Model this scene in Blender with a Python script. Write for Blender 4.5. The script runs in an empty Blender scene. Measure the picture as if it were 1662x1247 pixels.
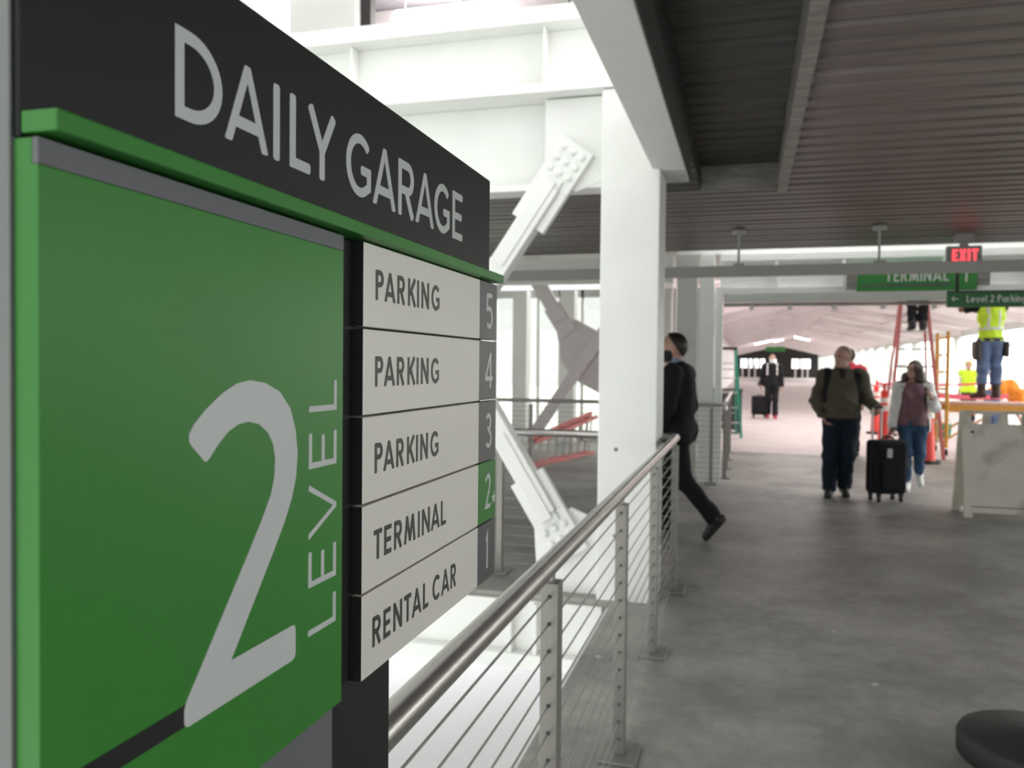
import bpy, bmesh, math, random
import numpy as np
from mathutils import Vector, Matrix
R = math.radians
scene = bpy.context.scene
COL = scene.collection
random.seed(7)

# ------------------------------------------------------------------ camera
F_PX, ROLL, YAW, PITCH = 1345.0, 0.010, R(15.800245), R(1.333475)
def cam_map(v):
    c, s = math.cos(ROLL), math.sin(ROLL)
    x, y, z = c*v[0]-s*v[1], s*v[0]+c*v[1], v[2]
    c, s = math.cos(PITCH), math.sin(PITCH)
    x, y, z = x, y*c-z*s, y*s+z*c
    c, s = math.cos(YAW), math.sin(YAW)
    return Vector((x*c-z*s, x*s+z*c, y))
cd = bpy.data.cameras.new('camera'); cam = bpy.data.objects.new('camera', cd); COL.objects.link(cam)
r_, u_, f_ = cam_map((1, 0, 0)), cam_map((0, 1, 0)), cam_map((0, 0, 1))
cam.matrix_world = Matrix(((r_.x, u_.x, -f_.x, 0), (r_.y, u_.y, -f_.y, 0), (r_.z, u_.z, -f_.z, 1.5), (0, 0, 0, 1)))
cd.sensor_fit = 'HORIZONTAL'; cd.sensor_width = 36; cd.lens = F_PX/1662*36
cd.clip_start = 0.02; cd.clip_end = 500
cd.dof.use_dof = True; cd.dof.focus_distance = 0.80; cd.dof.aperture_fstop = 10.0
scene.camera = cam

# ------------------------------------------------------------------ sky, exposure
w = bpy.data.worlds.new('overcast_sky'); scene.world = w; w.use_nodes = True
bg = w.node_tree.nodes['Background']; bg.inputs[0].default_value = (0.97, 0.985, 0.97, 1); 
# overcast sky, brighter where the sun sits behind the cloud: two broad bright patches
wn = w.node_tree; tcw = wn.nodes.new('ShaderNodeTexCoord'); acc = None
def sky_patch(d, gain, k):
    global acc
    dp = wn.nodes.new('ShaderNodeVectorMath'); dp.operation = 'DOT_PRODUCT'; dp.inputs[1].default_value = Vector(d).normalized()
    wn.links.new(tcw.outputs['Generated'], dp.inputs[0])
    mr = wn.nodes.new('ShaderNodeMapRange'); mr.interpolation_type = 'SMOOTHSTEP'
    mr.inputs[1].default_value = k; mr.inputs[2].default_value = 1.0; mr.inputs[3].default_value = 0; mr.inputs[4].default_value = gain
    wn.links.new(dp.outputs['Value'], mr.inputs[0])
    ad = wn.nodes.new('ShaderNodeMath'); ad.operation = 'ADD'; ad.inputs[1].default_value = 0.62
    wn.links.new(mr.outputs[0], ad.inputs[0])
    if acc is not None: wn.links.new(acc, ad.inputs[1])
    acc = ad.outputs[0]
sky_patch((-.35, -.85, .45), 0.25, 0.3)
sky_patch((.85, .45, .35), 5.5, 0.3)
wn.links.new(acc, bg.inputs[1])
scene.view_settings.view_transform = 'Standard'; scene.view_settings.look = 'None'
scene.view_settings.gamma = 1; scene.view_settings.use_curve_mapping = False
scene.view_settings.exposure = 0.9
scene.cycles.max_bounces = 8; scene.cycles.diffuse_bounces = 5; scene.cycles.caustics_reflective = False
scene.cycles.caustics_refractive = False; scene.cycles.use_denoising = True; scene.cycles.sample_clamp_indirect = 4

# ------------------------------------------------------------------ materials
def mat(name, col, rough=0.5, metal=0.0, var=0.06, scale=8.0, bump=0.0, bscale=60.0, stretch=None, emit=None, spec=0.5):
    m = bpy.data.materials.new(name); m.use_nodes = True
    nt = m.node_tree; b = nt.nodes['Principled BSDF']
    b.inputs['Roughness'].default_value = rough; b.inputs['Metallic'].default_value = metal
    b.inputs['Specular IOR Level'].default_value = spec
    tc = nt.nodes.new('ShaderNodeTexCoord'); mp = nt.nodes.new('ShaderNodeMapping')
    nt.links.new(tc.outputs['Object'], mp.inputs['Vector'])
    if stretch: mp.inputs['Scale'].default_value = stretch
    n = nt.nodes.new('ShaderNodeTexNoise'); n.inputs['Scale'].default_value = scale; n.inputs['Detail'].default_value = 5
    nt.links.new(mp.outputs[0], n.inputs['Vector'])
    cr = nt.nodes.new('ShaderNodeValToRGB')
    cr.color_ramp.elements[0].position = 0.3; cr.color_ramp.elements[1].position = 0.7
    lo = [max(0, c*(1-var)) for c in col]; hi = [min(1, c*(1+var)) for c in col]
    cr.color_ramp.elements[0].color = (*lo, 1); cr.color_ramp.elements[1].color = (*hi, 1)
    nt.links.new(n.outputs[0], cr.inputs[0]); nt.links.new(cr.outputs[0], b.inputs['Base Color'])
    if bump:
        n2 = nt.nodes.new('ShaderNodeTexNoise'); n2.inputs['Scale'].default_value = bscale; n2.inputs['Detail'].default_value = 3
        nt.links.new(mp.outputs[0], n2.inputs['Vector'])
        bp = nt.nodes.new('ShaderNodeBump'); bp.inputs['Strength'].default_value = bump; bp.inputs['Distance'].default_value = 0.01
        nt.links.new(n2.outputs[0], bp.inputs['Height']); nt.links.new(bp.outputs[0], b.inputs['Normal'])
    if emit:
        b.inputs['Emission Color'].default_value = (*emit[0], 1); b.inputs['Emission Strength'].default_value = emit[1]
    return m

def concrete(name, base, dark, light):
    m = mat(name, base, rough=0.55, bump=0.12, bscale=35)
    nt = m.node_tree; b = nt.nodes['Principled BSDF']
    tc = nt.nodes['Texture Coordinate']
    def noise(scale, det, rough=0.6):
        n = nt.nodes.new('ShaderNodeTexNoise'); n.inputs['Scale'].default_value = scale
        n.inputs['Detail'].default_value = det; n.inputs['Roughness'].default_value = rough
        nt.links.new(tc.outputs['Object'], n.inputs['Vector']); return n
    def ramp(src, p0, p1, c0, c1):
        c = nt.nodes.new('ShaderNodeValToRGB'); c.color_ramp.elements[0].position = p0; c.color_ramp.elements[1].position = p1
        c.color_ramp.elements[0].color = c0; c.color_ramp.elements[1].color = c1
        nt.links.new(src, c.inputs[0]); return c
    big = ramp(noise(1.1, 9, 0.68).outputs[0], 0.38, 0.62, (*dark, 1), (*light, 1))
    fine = ramp(noise(14, 8, 0.7).outputs[0], 0.35, 0.7, (0.86, 0.86, 0.86, 1), (1.08, 1.08, 1.08, 1))
    mx = nt.nodes.new('ShaderNodeMixRGB'); mx.blend_type = 'MULTIPLY'; mx.inputs[0].default_value = 1
    nt.links.new(big.outputs[0], mx.inputs[1]); nt.links.new(fine.outputs[0], mx.inputs[2])
    v = nt.nodes.new('ShaderNodeTexVoronoi'); v.inputs['Scale'].default_value = 2.2
    nt.links.new(tc.outputs['Object'], v.inputs['Vector'])
    sp = ramp(v.outputs['Distance'], 0.030, 0.042, (1, 1, 1, 1), (0, 0, 0, 1))
    mx2 = nt.nodes.new('ShaderNodeMixRGB'); mx2.inputs[2].default_value = (0.62, 0.6, 0.57, 1)
    nt.links.new(sp.outputs[0], mx2.inputs[0]); nt.links.new(mx.outputs[0], mx2.inputs[1])
    nt.links.new(mx2.outputs[0], b.inputs['Base Color'])
    return m

M = {}
M['floor'] = concrete('grey_concrete', (0.33, 0.32, 0.30), (0.22, 0.215, 0.205), (0.40, 0.385, 0.355))
M['hallfloor'] = concrete('pale_concrete', (0.58, 0.51, 0.50), (0.54, 0.47, 0.465), (0.62, 0.55, 0.54))
M['white'] = mat('white_paint', (0.78, 0.785, 0.765), 0.45, var=0.03, scale=3)
M['greywhite'] = mat('grey_white_paint', (0.62, 0.62, 0.60), 0.5, var=0.03)
M['header'] = mat('bright_white_paint', (0.93, 0.94, 0.92), 0.45, var=0.02)
M['lilac'] = mat('primer_paint', (0.70, 0.64, 0.65), 0.5, var=0.04)
M['hallwhite'] = mat('pinkish_white_panel', (0.95, 0.86, 0.88), 0.55, var=0.03, scale=2)
M['hallrib'] = mat('pinkish_white_rib', (0.86, 0.77, 0.79), 0.55, var=0.03, scale=2)
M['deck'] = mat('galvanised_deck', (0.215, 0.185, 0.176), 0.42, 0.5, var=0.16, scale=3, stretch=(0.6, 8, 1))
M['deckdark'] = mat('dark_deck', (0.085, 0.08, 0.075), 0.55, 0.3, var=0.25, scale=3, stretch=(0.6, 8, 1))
M['angle'] = mat('edge_angle_steel', (0.30, 0.28, 0.26), 0.5, 0.4, var=0.3, scale=5, stretch=(1, 4, 4))
M['steel'] = mat('brushed_steel', (0.44, 0.42, 0.405), 0.30, 0.9, var=0.06, scale=20, stretch=(1, 1, 1))
M['poststeel'] = mat('satin_steel_post', (0.27, 0.258, 0.24), 0.45, 0.6, var=0.05, scale=6, stretch=(30, 30, 1))
M['cable'] = mat('steel_cable', (0.30, 0.29, 0.28), 0.4, 0.7)
M['hole'] = mat('dark_hole', (0.03, 0.03, 0.03), 0.7)
M['sblack'] = mat('charcoal_sign_paint', (0.015, 0.016, 0.0165), 0.5, var=0.05, spec=0.25)
M['sgrey'] = mat('grey_sign_paint', (0.135, 0.138, 0.15), 0.5, var=0.05, spec=0.35)
M['sgrey_end'] = mat('mid_grey_sign_edge', (0.17, 0.18, 0.175), 0.5)
M['sgreen'] = mat('green_sign_paint', (0.034, 0.205, 0.028), 0.38, var=0.06, scale=6, spec=0.32)
M['slat'] = mat('warm_white_sign_paint', (0.74, 0.72, 0.67), 0.45, var=0.03, scale=4)
M['sletter'] = mat('silver_grey_vinyl', (0.55, 0.575, 0.575), 0.5, var=0.02)
M['dletter'] = mat('dark_grey_vinyl', (0.045, 0.045, 0.04), 0.5, var=0.02)
M['tile'] = mat('dark_grey_tile', (0.085, 0.085, 0.09), 0.45, var=0.04)
M['fgreen'] = mat('green_panel', (0.05, 0.27, 0.06), 0.5, var=0.03)
M['dkgreen'] = mat('deep_green_panel', (0.035, 0.16, 0.05), 0.5, var=0.03)
M['white_letter'] = mat('white_vinyl', (0.72, 0.75, 0.72), 0.5)
M['black'] = mat('black_plastic', (0.015, 0.015, 0.016), 0.5)
M['rubber'] = mat('black_rubber', (0.022, 0.022, 0.021), 0.65, bump=0.2, bscale=120)
M['exitred'] = mat('lit_red_letter', (0.8, 0.03, 0.04), 0.5, emit=((1.0, 0.07, 0.09), 0.9))
M['exitbox'] = mat('grey_exit_case', (0.36, 0.34, 0.33), 0.5)
M['bar'] = mat('grey_clearance_bar', (0.44, 0.43, 0.405), 0.5, var=0.03)
M['red'] = mat('red_fibreglass', (0.58, 0.16, 0.15), 0.5, var=0.08)
M['alu'] = mat('aluminium', (0.55, 0.53, 0.51), 0.4, 0.7)
M['ladgreen'] = mat('green_fibreglass', (0.02, 0.27, 0.18), 0.5, var=0.06)
M['cone'] = mat('orange_red_plastic', (0.83, 0.075, 0.06), 0.45, var=0.05)
M['reflect'] = mat('white_reflective_band', (0.8, 0.76, 0.74), 0.35)
M['tape'] = mat('red_tape', (0.75, 0.08, 0.14), 0.5)
M['scaf'] = mat('orange_scaffold_paint', (0.66, 0.33, 0.06), 0.5, var=0.1)
M['plank'] = mat('worn_pink_plank', (0.62, 0.40, 0.36), 0.6, var=0.1)
M['aframe'] = mat('dirty_cream_board', (0.82, 0.78, 0.69), 0.55, var=0.06, scale=4)
M['skin'] = mat('skin', (0.50, 0.29, 0.23), 0.5, var=0.05, scale=20)
M['skin_dark'] = mat('tanned_skin', (0.27, 0.15, 0.12), 0.5, var=0.05, scale=20)
M['hair_dark'] = mat('dark_hair', (0.012, 0.010, 0.010), 0.5, var=0.3, scale=60, stretch=(1, 1, .2))
M['hair_grey'] = mat('grey_brown_hair', (0.20, 0.145, 0.125), 0.6, var=0.25, scale=60)
M['hair_brown'] = mat('brown_hair', (0.075, 0.045, 0.032), 0.5, var=0.4, scale=50, stretch=(1, 1, .15))
M['suit'] = mat('black_suit_wool', (0.010, 0.010, 0.012), 0.8, var=0.1, spec=0.2)
M['shirtblue'] = mat('blue_shirt', (0.22, 0.30, 0.45), 0.7)
M['mask_black'] = mat('black_cloth_mask', (0.012, 0.012, 0.012), 0.8)
M['mask_white'] = mat('white_paper_mask', (0.72, 0.74, 0.80), 0.8)
M['olive'] = mat('olive_fleece', (0.105, 0.090, 0.070), 0.85, var=0.12, bump=0.2, bscale=150, spec=0.2)
M['olivecollar'] = mat('grey_green_collar', (0.10, 0.105, 0.085), 0.85)
M['navyshirt'] = mat('navy_shirt', (0.010, 0.010, 0.016), 0.8)
M['denim_dark'] = mat('dark_denim', (0.012, 0.020, 0.034), 0.8, var=0.2, spec=0.2)
M['denim'] = mat('blue_denim', (0.050, 0.100, 0.190), 0.8, var=0.2, scale=12, spec=0.2)
M['denim_light'] = mat('light_denim', (0.12, 0.17, 0.30), 0.8, var=0.25, scale=10, spec=0.2)
M['mauve'] = mat('mauve_shirt', (0.20, 0.105, 0.13), 0.8, var=0.08)
M['cardigan'] = mat('white_cardigan', (0.86, 0.86, 0.85), 0.85, var=0.05)
M['white_shoe'] = mat('white_sneaker', (0.78, 0.78, 0.78), 0.6)
M['dark_shoe'] = mat('dark_shoe', (0.022, 0.020, 0.020), 0.5)
M['boot'] = mat('brown_boot', (0.055, 0.025, 0.02), 0.6, var=0.15)
M['red_shoe'] = mat('red_shoe', (0.45, 0.03, 0.05), 0.6)
M['blackcloth'] = mat('black_cloth', (0.014, 0.014, 0.017), 0.85, spec=0.2)
M['lime'] = mat('lime_safety_vest', (0.56, 0.85, 0.03), 0.7, var=0.05, emit=None)
M['silver'] = mat('silver_reflective_tape', (0.62, 0.64, 0.60), 0.4)
M['leather'] = mat('dark_tool_leather', (0.035, 0.028, 0.026), 0.6, var=0.3)
M['orange'] = mat('orange_work_shirt', (0.90, 0.30, 0.03), 0.75, var=0.12, scale=5)
M['redcloth'] = mat('red_cloth', (0.70, 0.05, 0.08), 0.8)
M['eye'] = mat('eye', (0.03, 0.02, 0.02), 0.3)
M['lips'] = mat('lips', (0.34, 0.13, 0.12), 0.5)
M['concrete_base'] = mat('white_lower_tile', (0.80, 0.80, 0.82), 0.5, var=0.02)
M['dark_hall'] = mat('dark_hall_panel', (0.022, 0.02, 0.02), 0.6)
M['lamp'] = mat('lit_lamp_diffuser', (0.9, 0.9, 0.9), 0.5, emit=((1.0, 0.98, 0.95), 14.0))
M['facade'] = mat('pale_render', (0.85, 0.83, 0.82), 0.7)
M['facadewin'] = mat('dark_window_band', (0.08, 0.085, 0.10), 0.3)
M['crate'] = mat('dark_crate', (0.06, 0.055, 0.055), 0.6)
M['jointmat'] = mat('joint_steel', (0.42, 0.40, 0.39), 0.5, 0.5)
M['yellow'] = mat('yellow_board', (0.62, 0.52, 0.28), 0.6)
M['outside'] = mat('outside_ground', (0.5, 0.52, 0.48), 0.8)
def glass_mat():
    m = bpy.data.materials.new('clear_glass'); m.use_nodes = True; nt = m.node_tree
    for n in list(nt.nodes):
        if n.type != 'OUTPUT_MATERIAL': nt.nodes.remove(n)
    out = [n for n in nt.nodes][0]
    t = nt.nodes.new('ShaderNodeBsdfTransparent'); t.inputs[0].default_value = (0.965, 0.985, 0.96, 1)
    g = nt.nodes.new('ShaderNodeBsdfGlossy'); g.inputs['Roughness'].default_value = 0.03
    nz = nt.nodes.new('ShaderNodeTexNoise'); nz.inputs['Scale'].default_value = 0.7
    mr = nt.nodes.new('ShaderNodeMapRange'); mr.inputs[3].default_value = 0.05; mr.inputs[4].default_value = 0.10
    mx = nt.nodes.new('ShaderNodeMixShader')
    nt.links.new(nz.outputs[0], mr.inputs[0]); nt.links.new(mr.outputs[0], mx.inputs[0])
    nt.links.new(t.outputs[0], mx.inputs[1]); nt.links.new(g.outputs[0], mx.inputs[2]); nt.links.new(mx.outputs[0], out.inputs[0])
    return m
M['glass'] = glass_mat()

# ------------------------------------------------------------------ mesh helpers
class MB:
    def __init__(s): s.v = []; s.f = []; s.sm = []
    def add(s, vs, fs, smooth=False):
        o = len(s.v); s.v += [tuple(p) for p in vs]; s.f += [tuple(i+o for i in f) for f in fs]; s.sm += [smooth]*len(fs); return s
    def box(s, x0, x1, y0, y1, z0, z1, mtx=None):
        vs = [Vector((x, y, z)) for x in (x0, x1) for y in (y0, y1) for z in (z0, z1)]
        if mtx: vs = [mtx @ v for v in vs]
        return s.add(vs, [(0, 1, 3, 2), (4, 6, 7, 5), (0, 4, 5, 1), (2, 3, 7, 6), (0, 2, 6, 4), (1, 5, 7, 3)])
    def bar(s, a, b, wd, ht, up=(0, 0, 1)):
        a, b = Vector(a), Vector(b); d = (b-a); L = d.length; d.normalize(); up = Vector(up)
        sd = d.cross(up)
        if sd.length < 1e-4: sd = d.cross(Vector((1, 0, 0)))
        sd.normalize(); u = sd.cross(d).normalized()
        m = Matrix(((d.x, sd.x, u.x, a.x), (d.y, sd.y, u.y, a.y), (d.z, sd.z, u.z, a.z), (0, 0, 0, 1)))
        return s.box(0, L, -wd/2, wd/2, -ht/2, ht/2, m)
    def tube(s, pts, r, n=12, caps=True):
        pts = [Vector(p) for p in pts]; rs = r if isinstance(r, (list, tuple)) else [r]*len(pts)
        vs = []; fs = []; ref = None
        for i, p in enumerate(pts):
            d = (pts[min(i+1, len(pts)-1)]-pts[max(i-1, 0)]).normalized()
            if ref is None:
                ref = d.cross(Vector((0, 0, 1)))
                if ref.length < 1e-3: ref = d.cross(Vector((1, 0, 0)))
            a = (ref-d*ref.dot(d)).normalized(); ref = a; b = d.cross(a)
            for k in range(n):
                t = 2*math.pi*k/n; vs.append(p+(a*math.cos(t)+b*math.sin(t))*rs[i])
        for i in range(len(pts)-1):
            for k in range(n):
                k2 = (k+1) % n; fs.append((i*n+k, i*n+k2, (i+1)*n+k2, (i+1)*n+k))
        s.add(vs, fs, True)
        if caps:
            s.add(vs[:n], [tuple(range(n))[::-1]]); s.add(vs[-n:], [tuple(range(n))])
        return s
    def lathe(s, prof, c=(0, 0, 0), n=32, mtx=None):
        vs = []; fs = []; c = Vector(c)
        for r, z in prof:
            for k in range(n):
                t = 2*math.pi*k/n; p = Vector((r*math.cos(t), r*math.sin(t), z))
                vs.append((mtx @ p if mtx else p)+c)
        for i in range(len(prof)-1):
            for k in range(n):
                k2 = (k+1) % n; fs.append((i*n+k, i*n+k2, (i+1)*n+k2, (i+1)*n+k))
        s.add(vs, fs, True)
        return s
    def prism(s, poly, o, u, v, nrm, th):
        o, u, v, nrm = Vector(o), Vector(u), Vector(v), Vector(nrm); n = len(poly)
        a = [o+u*p[0]+v*p[1] for p in poly]; b = [p+nrm*th for p in a]
        area = sum(poly[i][0]*poly[(i+1) % n][1]-poly[(i+1) % n][0]*poly[i][1] for i in range(n))
        if u.cross(v).dot(nrm)*area < 0: a.reverse(); b.reverse()
        s.add(a+b, [tuple(range(n))[::-1], tuple(range(n, 2*n))]+[(i, (i+1) % n, n+(i+1) % n, n+i) for i in range(n)])
        return s
    def build(s, name, m, parent=None, bevel=0, loc=None, rotz=0):
        me = bpy.data.meshes.new(name); me.from_pydata(s.v, [], s.f)
        me.polygons.foreach_set('use_smooth', s.sm); me.update()
        me.materials.append(M[m] if isinstance(m, str) else m)
        o = bpy.data.objects.new(name, me); COL.objects.link(o)
        if parent: o.parent = parent
        if loc: o.location = loc
        o.rotation_euler.z = rotz
        if bevel:
            bv = o.modifiers.new('bevel', 'BEVEL'); bv.width = bevel; bv.segments = 2; bv.limit_method = 'ANGLE'; bv.angle_limit = R(40)
        return o
def tag(o, label, cat, group=None):
    o['label'] = label; o['category'] = cat
    if group: o['group'] = group
    return o
def empty(name, label, cat, loc=(0, 0, 0), rotz=0, group=None):
    o = bpy.data.objects.new(name, None); COL.objects.link(o); o.location = loc; o.rotation_euler.z = rotz
    o.empty_display_size = 0.1
    return tag(o, label, cat, group)
def struct(o): o['kind'] = 'structure'; return o
def copy_tree(o, parent=None):
    c = o.copy(); COL.objects.link(c)
    if parent: c.parent = parent
    for ch in list(o.children): copy_tree(ch, c)
    return c

# ------------------------------------------------------------------ lettering (stroke glyphs, cap height 1)
def arc(cx, cy, rx, ry, a0, a1, n=14):
    return [(cx+rx*math.cos(R(a0+(a1-a0)*i/n)), cy+ry*math.sin(R(a0+(a1-a0)*i/n))) for i in range(n+1)]
TWO_OUT = [(.4102, 1.4423), (.3985, 1.4525), (.3966, 1.4548), (.3963, 1.4590), (.4004, 1.4645), (.4110, 1.4724), (.4264, 1.4813), (.4413, 1.4868), (.4554, 1.4886), (.4720, 1.4867), (.4898, 1.4804), (.5029, 1.4689), (.5098, 1.4542), (.5128, 1.4374), (.5110, 1.4211), (.5053, 1.4065), (.4959, 1.3915), (.4814, 1.3731), (.4360, 1.3181),
           (.5061, 1.3181), (.5095, 1.3175), (.5110, 1.3143), (.5111, 1.2975), (.5095, 1.2945), (.5063, 1.2936), (.3960, 1.2940), (.3935, 1.2950), (.3924, 1.2975), (.3924, 1.3046), (.3945, 1.3090),
           (.4535, 1.3792), (.4691, 1.3985), (.4794, 1.4130), (.4838, 1.4246), (.4846, 1.4363), (.4819, 1.4464), (.4757, 1.4542), (.4654, 1.4604), (.4539, 1.4628), (.4429, 1.4617), (.4324, 1.4579), (.4222, 1.4508), (.4145, 1.4437), (.4125, 1.4424)]
def glyph(ch, w, s):
    h = s/2; m = w/2
    if ch == 'I': return [[(m, 0), (m, 1)]]
    if ch == 'l': return [[(m, 0), (m, 1)]]
    if ch == 'L': return [[(h, 1), (h, h), (w, h)]]
    if ch == 'E': return [[(w, 1-h), (h, 1-h), (h, h), (w, h)], [(h, .5), (w*.92, .5)]]
    if ch == 'F': return [[(w, 1-h), (h, 1-h), (h, 0)], [(h, .5), (w*.9, .5)]]
    if ch == 'A': return [[(w*.22, .27), (w*.78, .27)]]
    if ch == 'Y': return [[(h*.8, 1), (m, .42), (m, 0)], [(w-h*.8, 1), (m, .42)]]
    if ch == 'T': return [[(0, 1-h), (w, 1-h)], [(m, 1-h), (m, 0)]]
    if ch == 'X': return [[(h*.8, 1), (w-h*.8, 0)], [(h*.8, 0), (w-h*.8, 1)]]
    if ch == 'N': return [[(h, 0), (h, 1)], [(h, 1-h*.5), (w-h, h*.5)], [(w-h, 0), (w-h, 1)]]
    if ch == 'D': return [[(h, h), (h, 1-h)]+arc(w*.3, .5, w*.7-h, .5-h, 90, -90, 20)+[(h, h)]]
    if ch == 'P': return [[(h, 0), (h, 1)], [(h, 1-h)]+arc(w-.28, .72, .28-h, .28-h, 90, -90)+[(h, .44+h)]]
    if ch == 'R': return [[(h, 0), (h, 1)], [(h, 1-h)]+arc(w-.30, .70, .28-h, .30-h, 90, -90)+[(h, .4+h)], [(w*.5, .44), (w-h*.9, 0)]]
    if ch == 'K': return [[(h, 0), (h, 1)], [(w-h*.8, 1), (h*1.6, .40)], [(w*.40, .56), (w-h*.6, 0)]]
    if ch == 'C': return [arc(w*.56, .5, w*.56-h, .5-h, 45, 315, 24)]
    if ch == 'G': return [arc(w*.54, .5, w*.54-h, .5-h, 42, 300, 24)+[(w-h, .20), (w-h, .44), (w*.58, .44)]]
    if ch == 'O': return [arc(m, .5, m-h, .5-h, 90, 450, 28)]
    if ch == '1': return [[(w*.15, .80), (m, 1-h*.5), (m, 0)]]
    if ch == '3': return [arc(m*.95, .74, m*.9-h, .26-h, 150, -90, 14)+arc(m, .27, m-h, .27-h, 90, -150, 16)[1:]]
    if ch == '4': return [[(w*.72, 0), (w*.72, 1)], [(w*.72-h*.4, 1-h*.3), (h*.8, .27)], [(0, .27), (w, .27)]]
    if ch == '5': return [[(w*.92, 1-h), (w*.16, 1-h), (w*.12, .55)]+arc(m*.95, .32, m-h*.6, .32-h, 110, -140, 18)]
    if ch == '2': return [arc(m, .72, m-h, .28-h, 160, -20, 14)+[(h*1.2, h), (w, h)]]
    if ch == 'e': return [[(h, .34), (w-h, .34)], arc(m, .34, m-h, .34-h, 0, 310, 18)]
    if ch == 'v': return [[(h*.8, .68), (m, h*.5), (w-h*.8, .68)]]
    if ch == 'a': return [arc(m, .34, m-h, .34-h, 0, 360, 18), [(w-h, 0), (w-h, .68)]]
    if ch == 'r': return [[(h, 0), (h, .68)], [(h, .42)]+arc(w*.62, .40, w*.5, .24, 150, 80, 5)]
    if ch == 'k': return [[(h, 0), (h, 1)], [(w-h*.8, .68), (h*1.6, .28)], [(w*.42, .42), (w-h*.5, 0)]]
    if ch == 'i': return [[(m, 0), (m, .66)], [(m, .82), (m, .98)]]
    if ch == 'n': return [[(h, 0), (h, .68)], [(h, .36)]+arc(m, .36, m-h, .28, 180, 0, 12)+[(w-h, 0)]]
    if ch == 'g': return [arc(m, .34, m-h, .34-h, 0, 360, 18), [(w-h, .68), (w-h, -.06)]+arc(m, -.06, m-h, .20, 0, -140, 10)]
    if ch == '<': return [[(w, .42), (h, .42)], [(w*.45, .72), (h*1.4, .42), (w*.45, .12)]]
    if ch == '^': return [[(m, 0), (m, 1-h*.7)], [(0, .55), (m, 1-h*.7), (w, .55)]]
    return []
def glyph_polys(ch, w, s):
    m = w/2; a = s*.98; c = s*.16
    def leg(x0, x1, x2, x3, y0=0, y1=1): return [(x0+c*.6, y0), (x1-c, y0), (x1, y0+c), (x2, y1-c), (x2-c, y1), (x3+c*.6, y1), (x3, y1-c), (x0, y0+c)]
    if ch == 'A': return [leg(0, a, m+s*.46, m-s*.46), leg(w-a, w, m+s*.46, m-s*.46)]
    if ch == 'V': return [leg(m-s*.46, m+s*.46, a, 0), leg(m-s*.46, m+s*.46, w, w-a)]
    if ch == 'M': return [leg(0, a, w*.16+a, w*.16), leg(w-a, w, w*.84, w*.84-a), leg(m-a/2, m+a/2, w*.16+a, w*.16, .06), leg(m-a/2, m+a/2, w*.84, w*.84-a, .06)]
    return []
def ribbon(mb, pts, s, P, th, chamfer=0.2):
    """flat stroke of width s along pts (2D, already in final units); P maps (u,v,depth)->3D"""
    closed = len(pts) > 3 and math.dist(pts[0], pts[-1]) < 1e-6
    if closed: pts = pts[:-1]
    n = len(pts); V = [Vector(p) for p in pts]; L = []; Rr = []
    if not closed:
        c = s*chamfer; d0 = (V[1]-V[0]).normalized(); d1 = (V[-1]-V[-2]).normalized()
        V = [V[0], V[0]+d0*c]+V[1:-1]+[V[-1]-d1*c, V[-1]]
        wd = [1-2*chamfer]+[1]*(len(V)-2)+[1-2*chamfer]; n = len(V)
    else: wd = [1]*n
    for i in range(n):
        a = V[i-1] if (closed or i > 0) else None; b = V[(i+1) % n] if (closed or i < n-1) else None
        d_in = (V[i]-a).normalized() if a is not None else (b-V[i]).normalized()
        d_out = (b-V[i]).normalized() if b is not None else d_in
        n1 = Vector((-d_in.y, d_in.x)); n2 = Vector((-d_out.y, d_out.x)); mt = (n1+n2)
        mt = mt.normalized() if mt.length > 1e-6 else n1
        k = 1/max(0.35, mt.dot(n1)); L.append(V[i]+mt*s/2*k*wd[i]); Rr.append(V[i]-mt*s/2*k*wd[i])
    m = n if closed else n-1
    vs = [P(p.x, p.y, th) for p in L]+[P(p.x, p.y, th) for p in Rr]+[P(p.x, p.y, 0) for p in L]+[P(p.x, p.y, 0) for p in Rr]
    fs = []
    for i in range(m):
        j = (i+1) % n
        fs += [(n+i, n+j, j, i), (i, j, 2*n+j, 2*n+i), (n+j, n+i, 3*n+i, 3*n+j)]
    if not closed: fs += [(0, 2*n, 3*n, n), (n-1, 2*n-1, 4*n-1, 3*n-1)]
    mb.add(vs, fs)
def plane_map(o, u, v, nrm):
    o, u, v, nrm = Vector(o), Vector(u), Vector(v), Vector(nrm)
    return lambda a, b, d: o+u*a+v*b+nrm*d
def text(mb, items, cap, s, P, th):
    """items: (char, u_left, width) in final units"""
    for ch, ul, wd, v0 in items:
        k = 0
        for st in glyph(ch, wd/cap, s/cap):
            ribbon(mb, [(ul+p[0]*cap, v0+p[1]*cap) for p in st], s, P, th*(1+.12*k)); k += 1
        for pl in glyph_polys(ch, wd/cap, s/cap):
            k += 1; th_ = th*(1+.12*k); n = len(pl); q = [(ul+p[0]*cap, v0+p[1]*cap) for p in pl]
            mb.add([P(a, b, th_) for a, b in q]+[P(a, b, 0) for a, b in q], [tuple(range(n))]+[(i, n+i, n+(i+1) % n, (i+1) % n) for i in range(n)])
def line(txt, u0, v0, cap, s, widths, gap):
    out = []; u = u0
    for ch in txt:
        if ch == ' ': u += cap*.38; continue
        wd = widths.get(ch, .62)*cap; out.append((ch, u, wd, v0)); u += wd+gap*cap
    return out, u
WID = dict(I=.17, A=.76, P=.58, R=.60, K=.62, N=.68, G=.76, T=.62, E=.50, M=.84, L=.48, C=.68, D=.80, l=.16, i=.16, e=.62, v=.58, a=.62, r=.36, k=.54, n=.52, g=.62, X=.6, V=.7)
WID['1'] = .4; WID['2'] = .56; WID['<'] = .75

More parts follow.
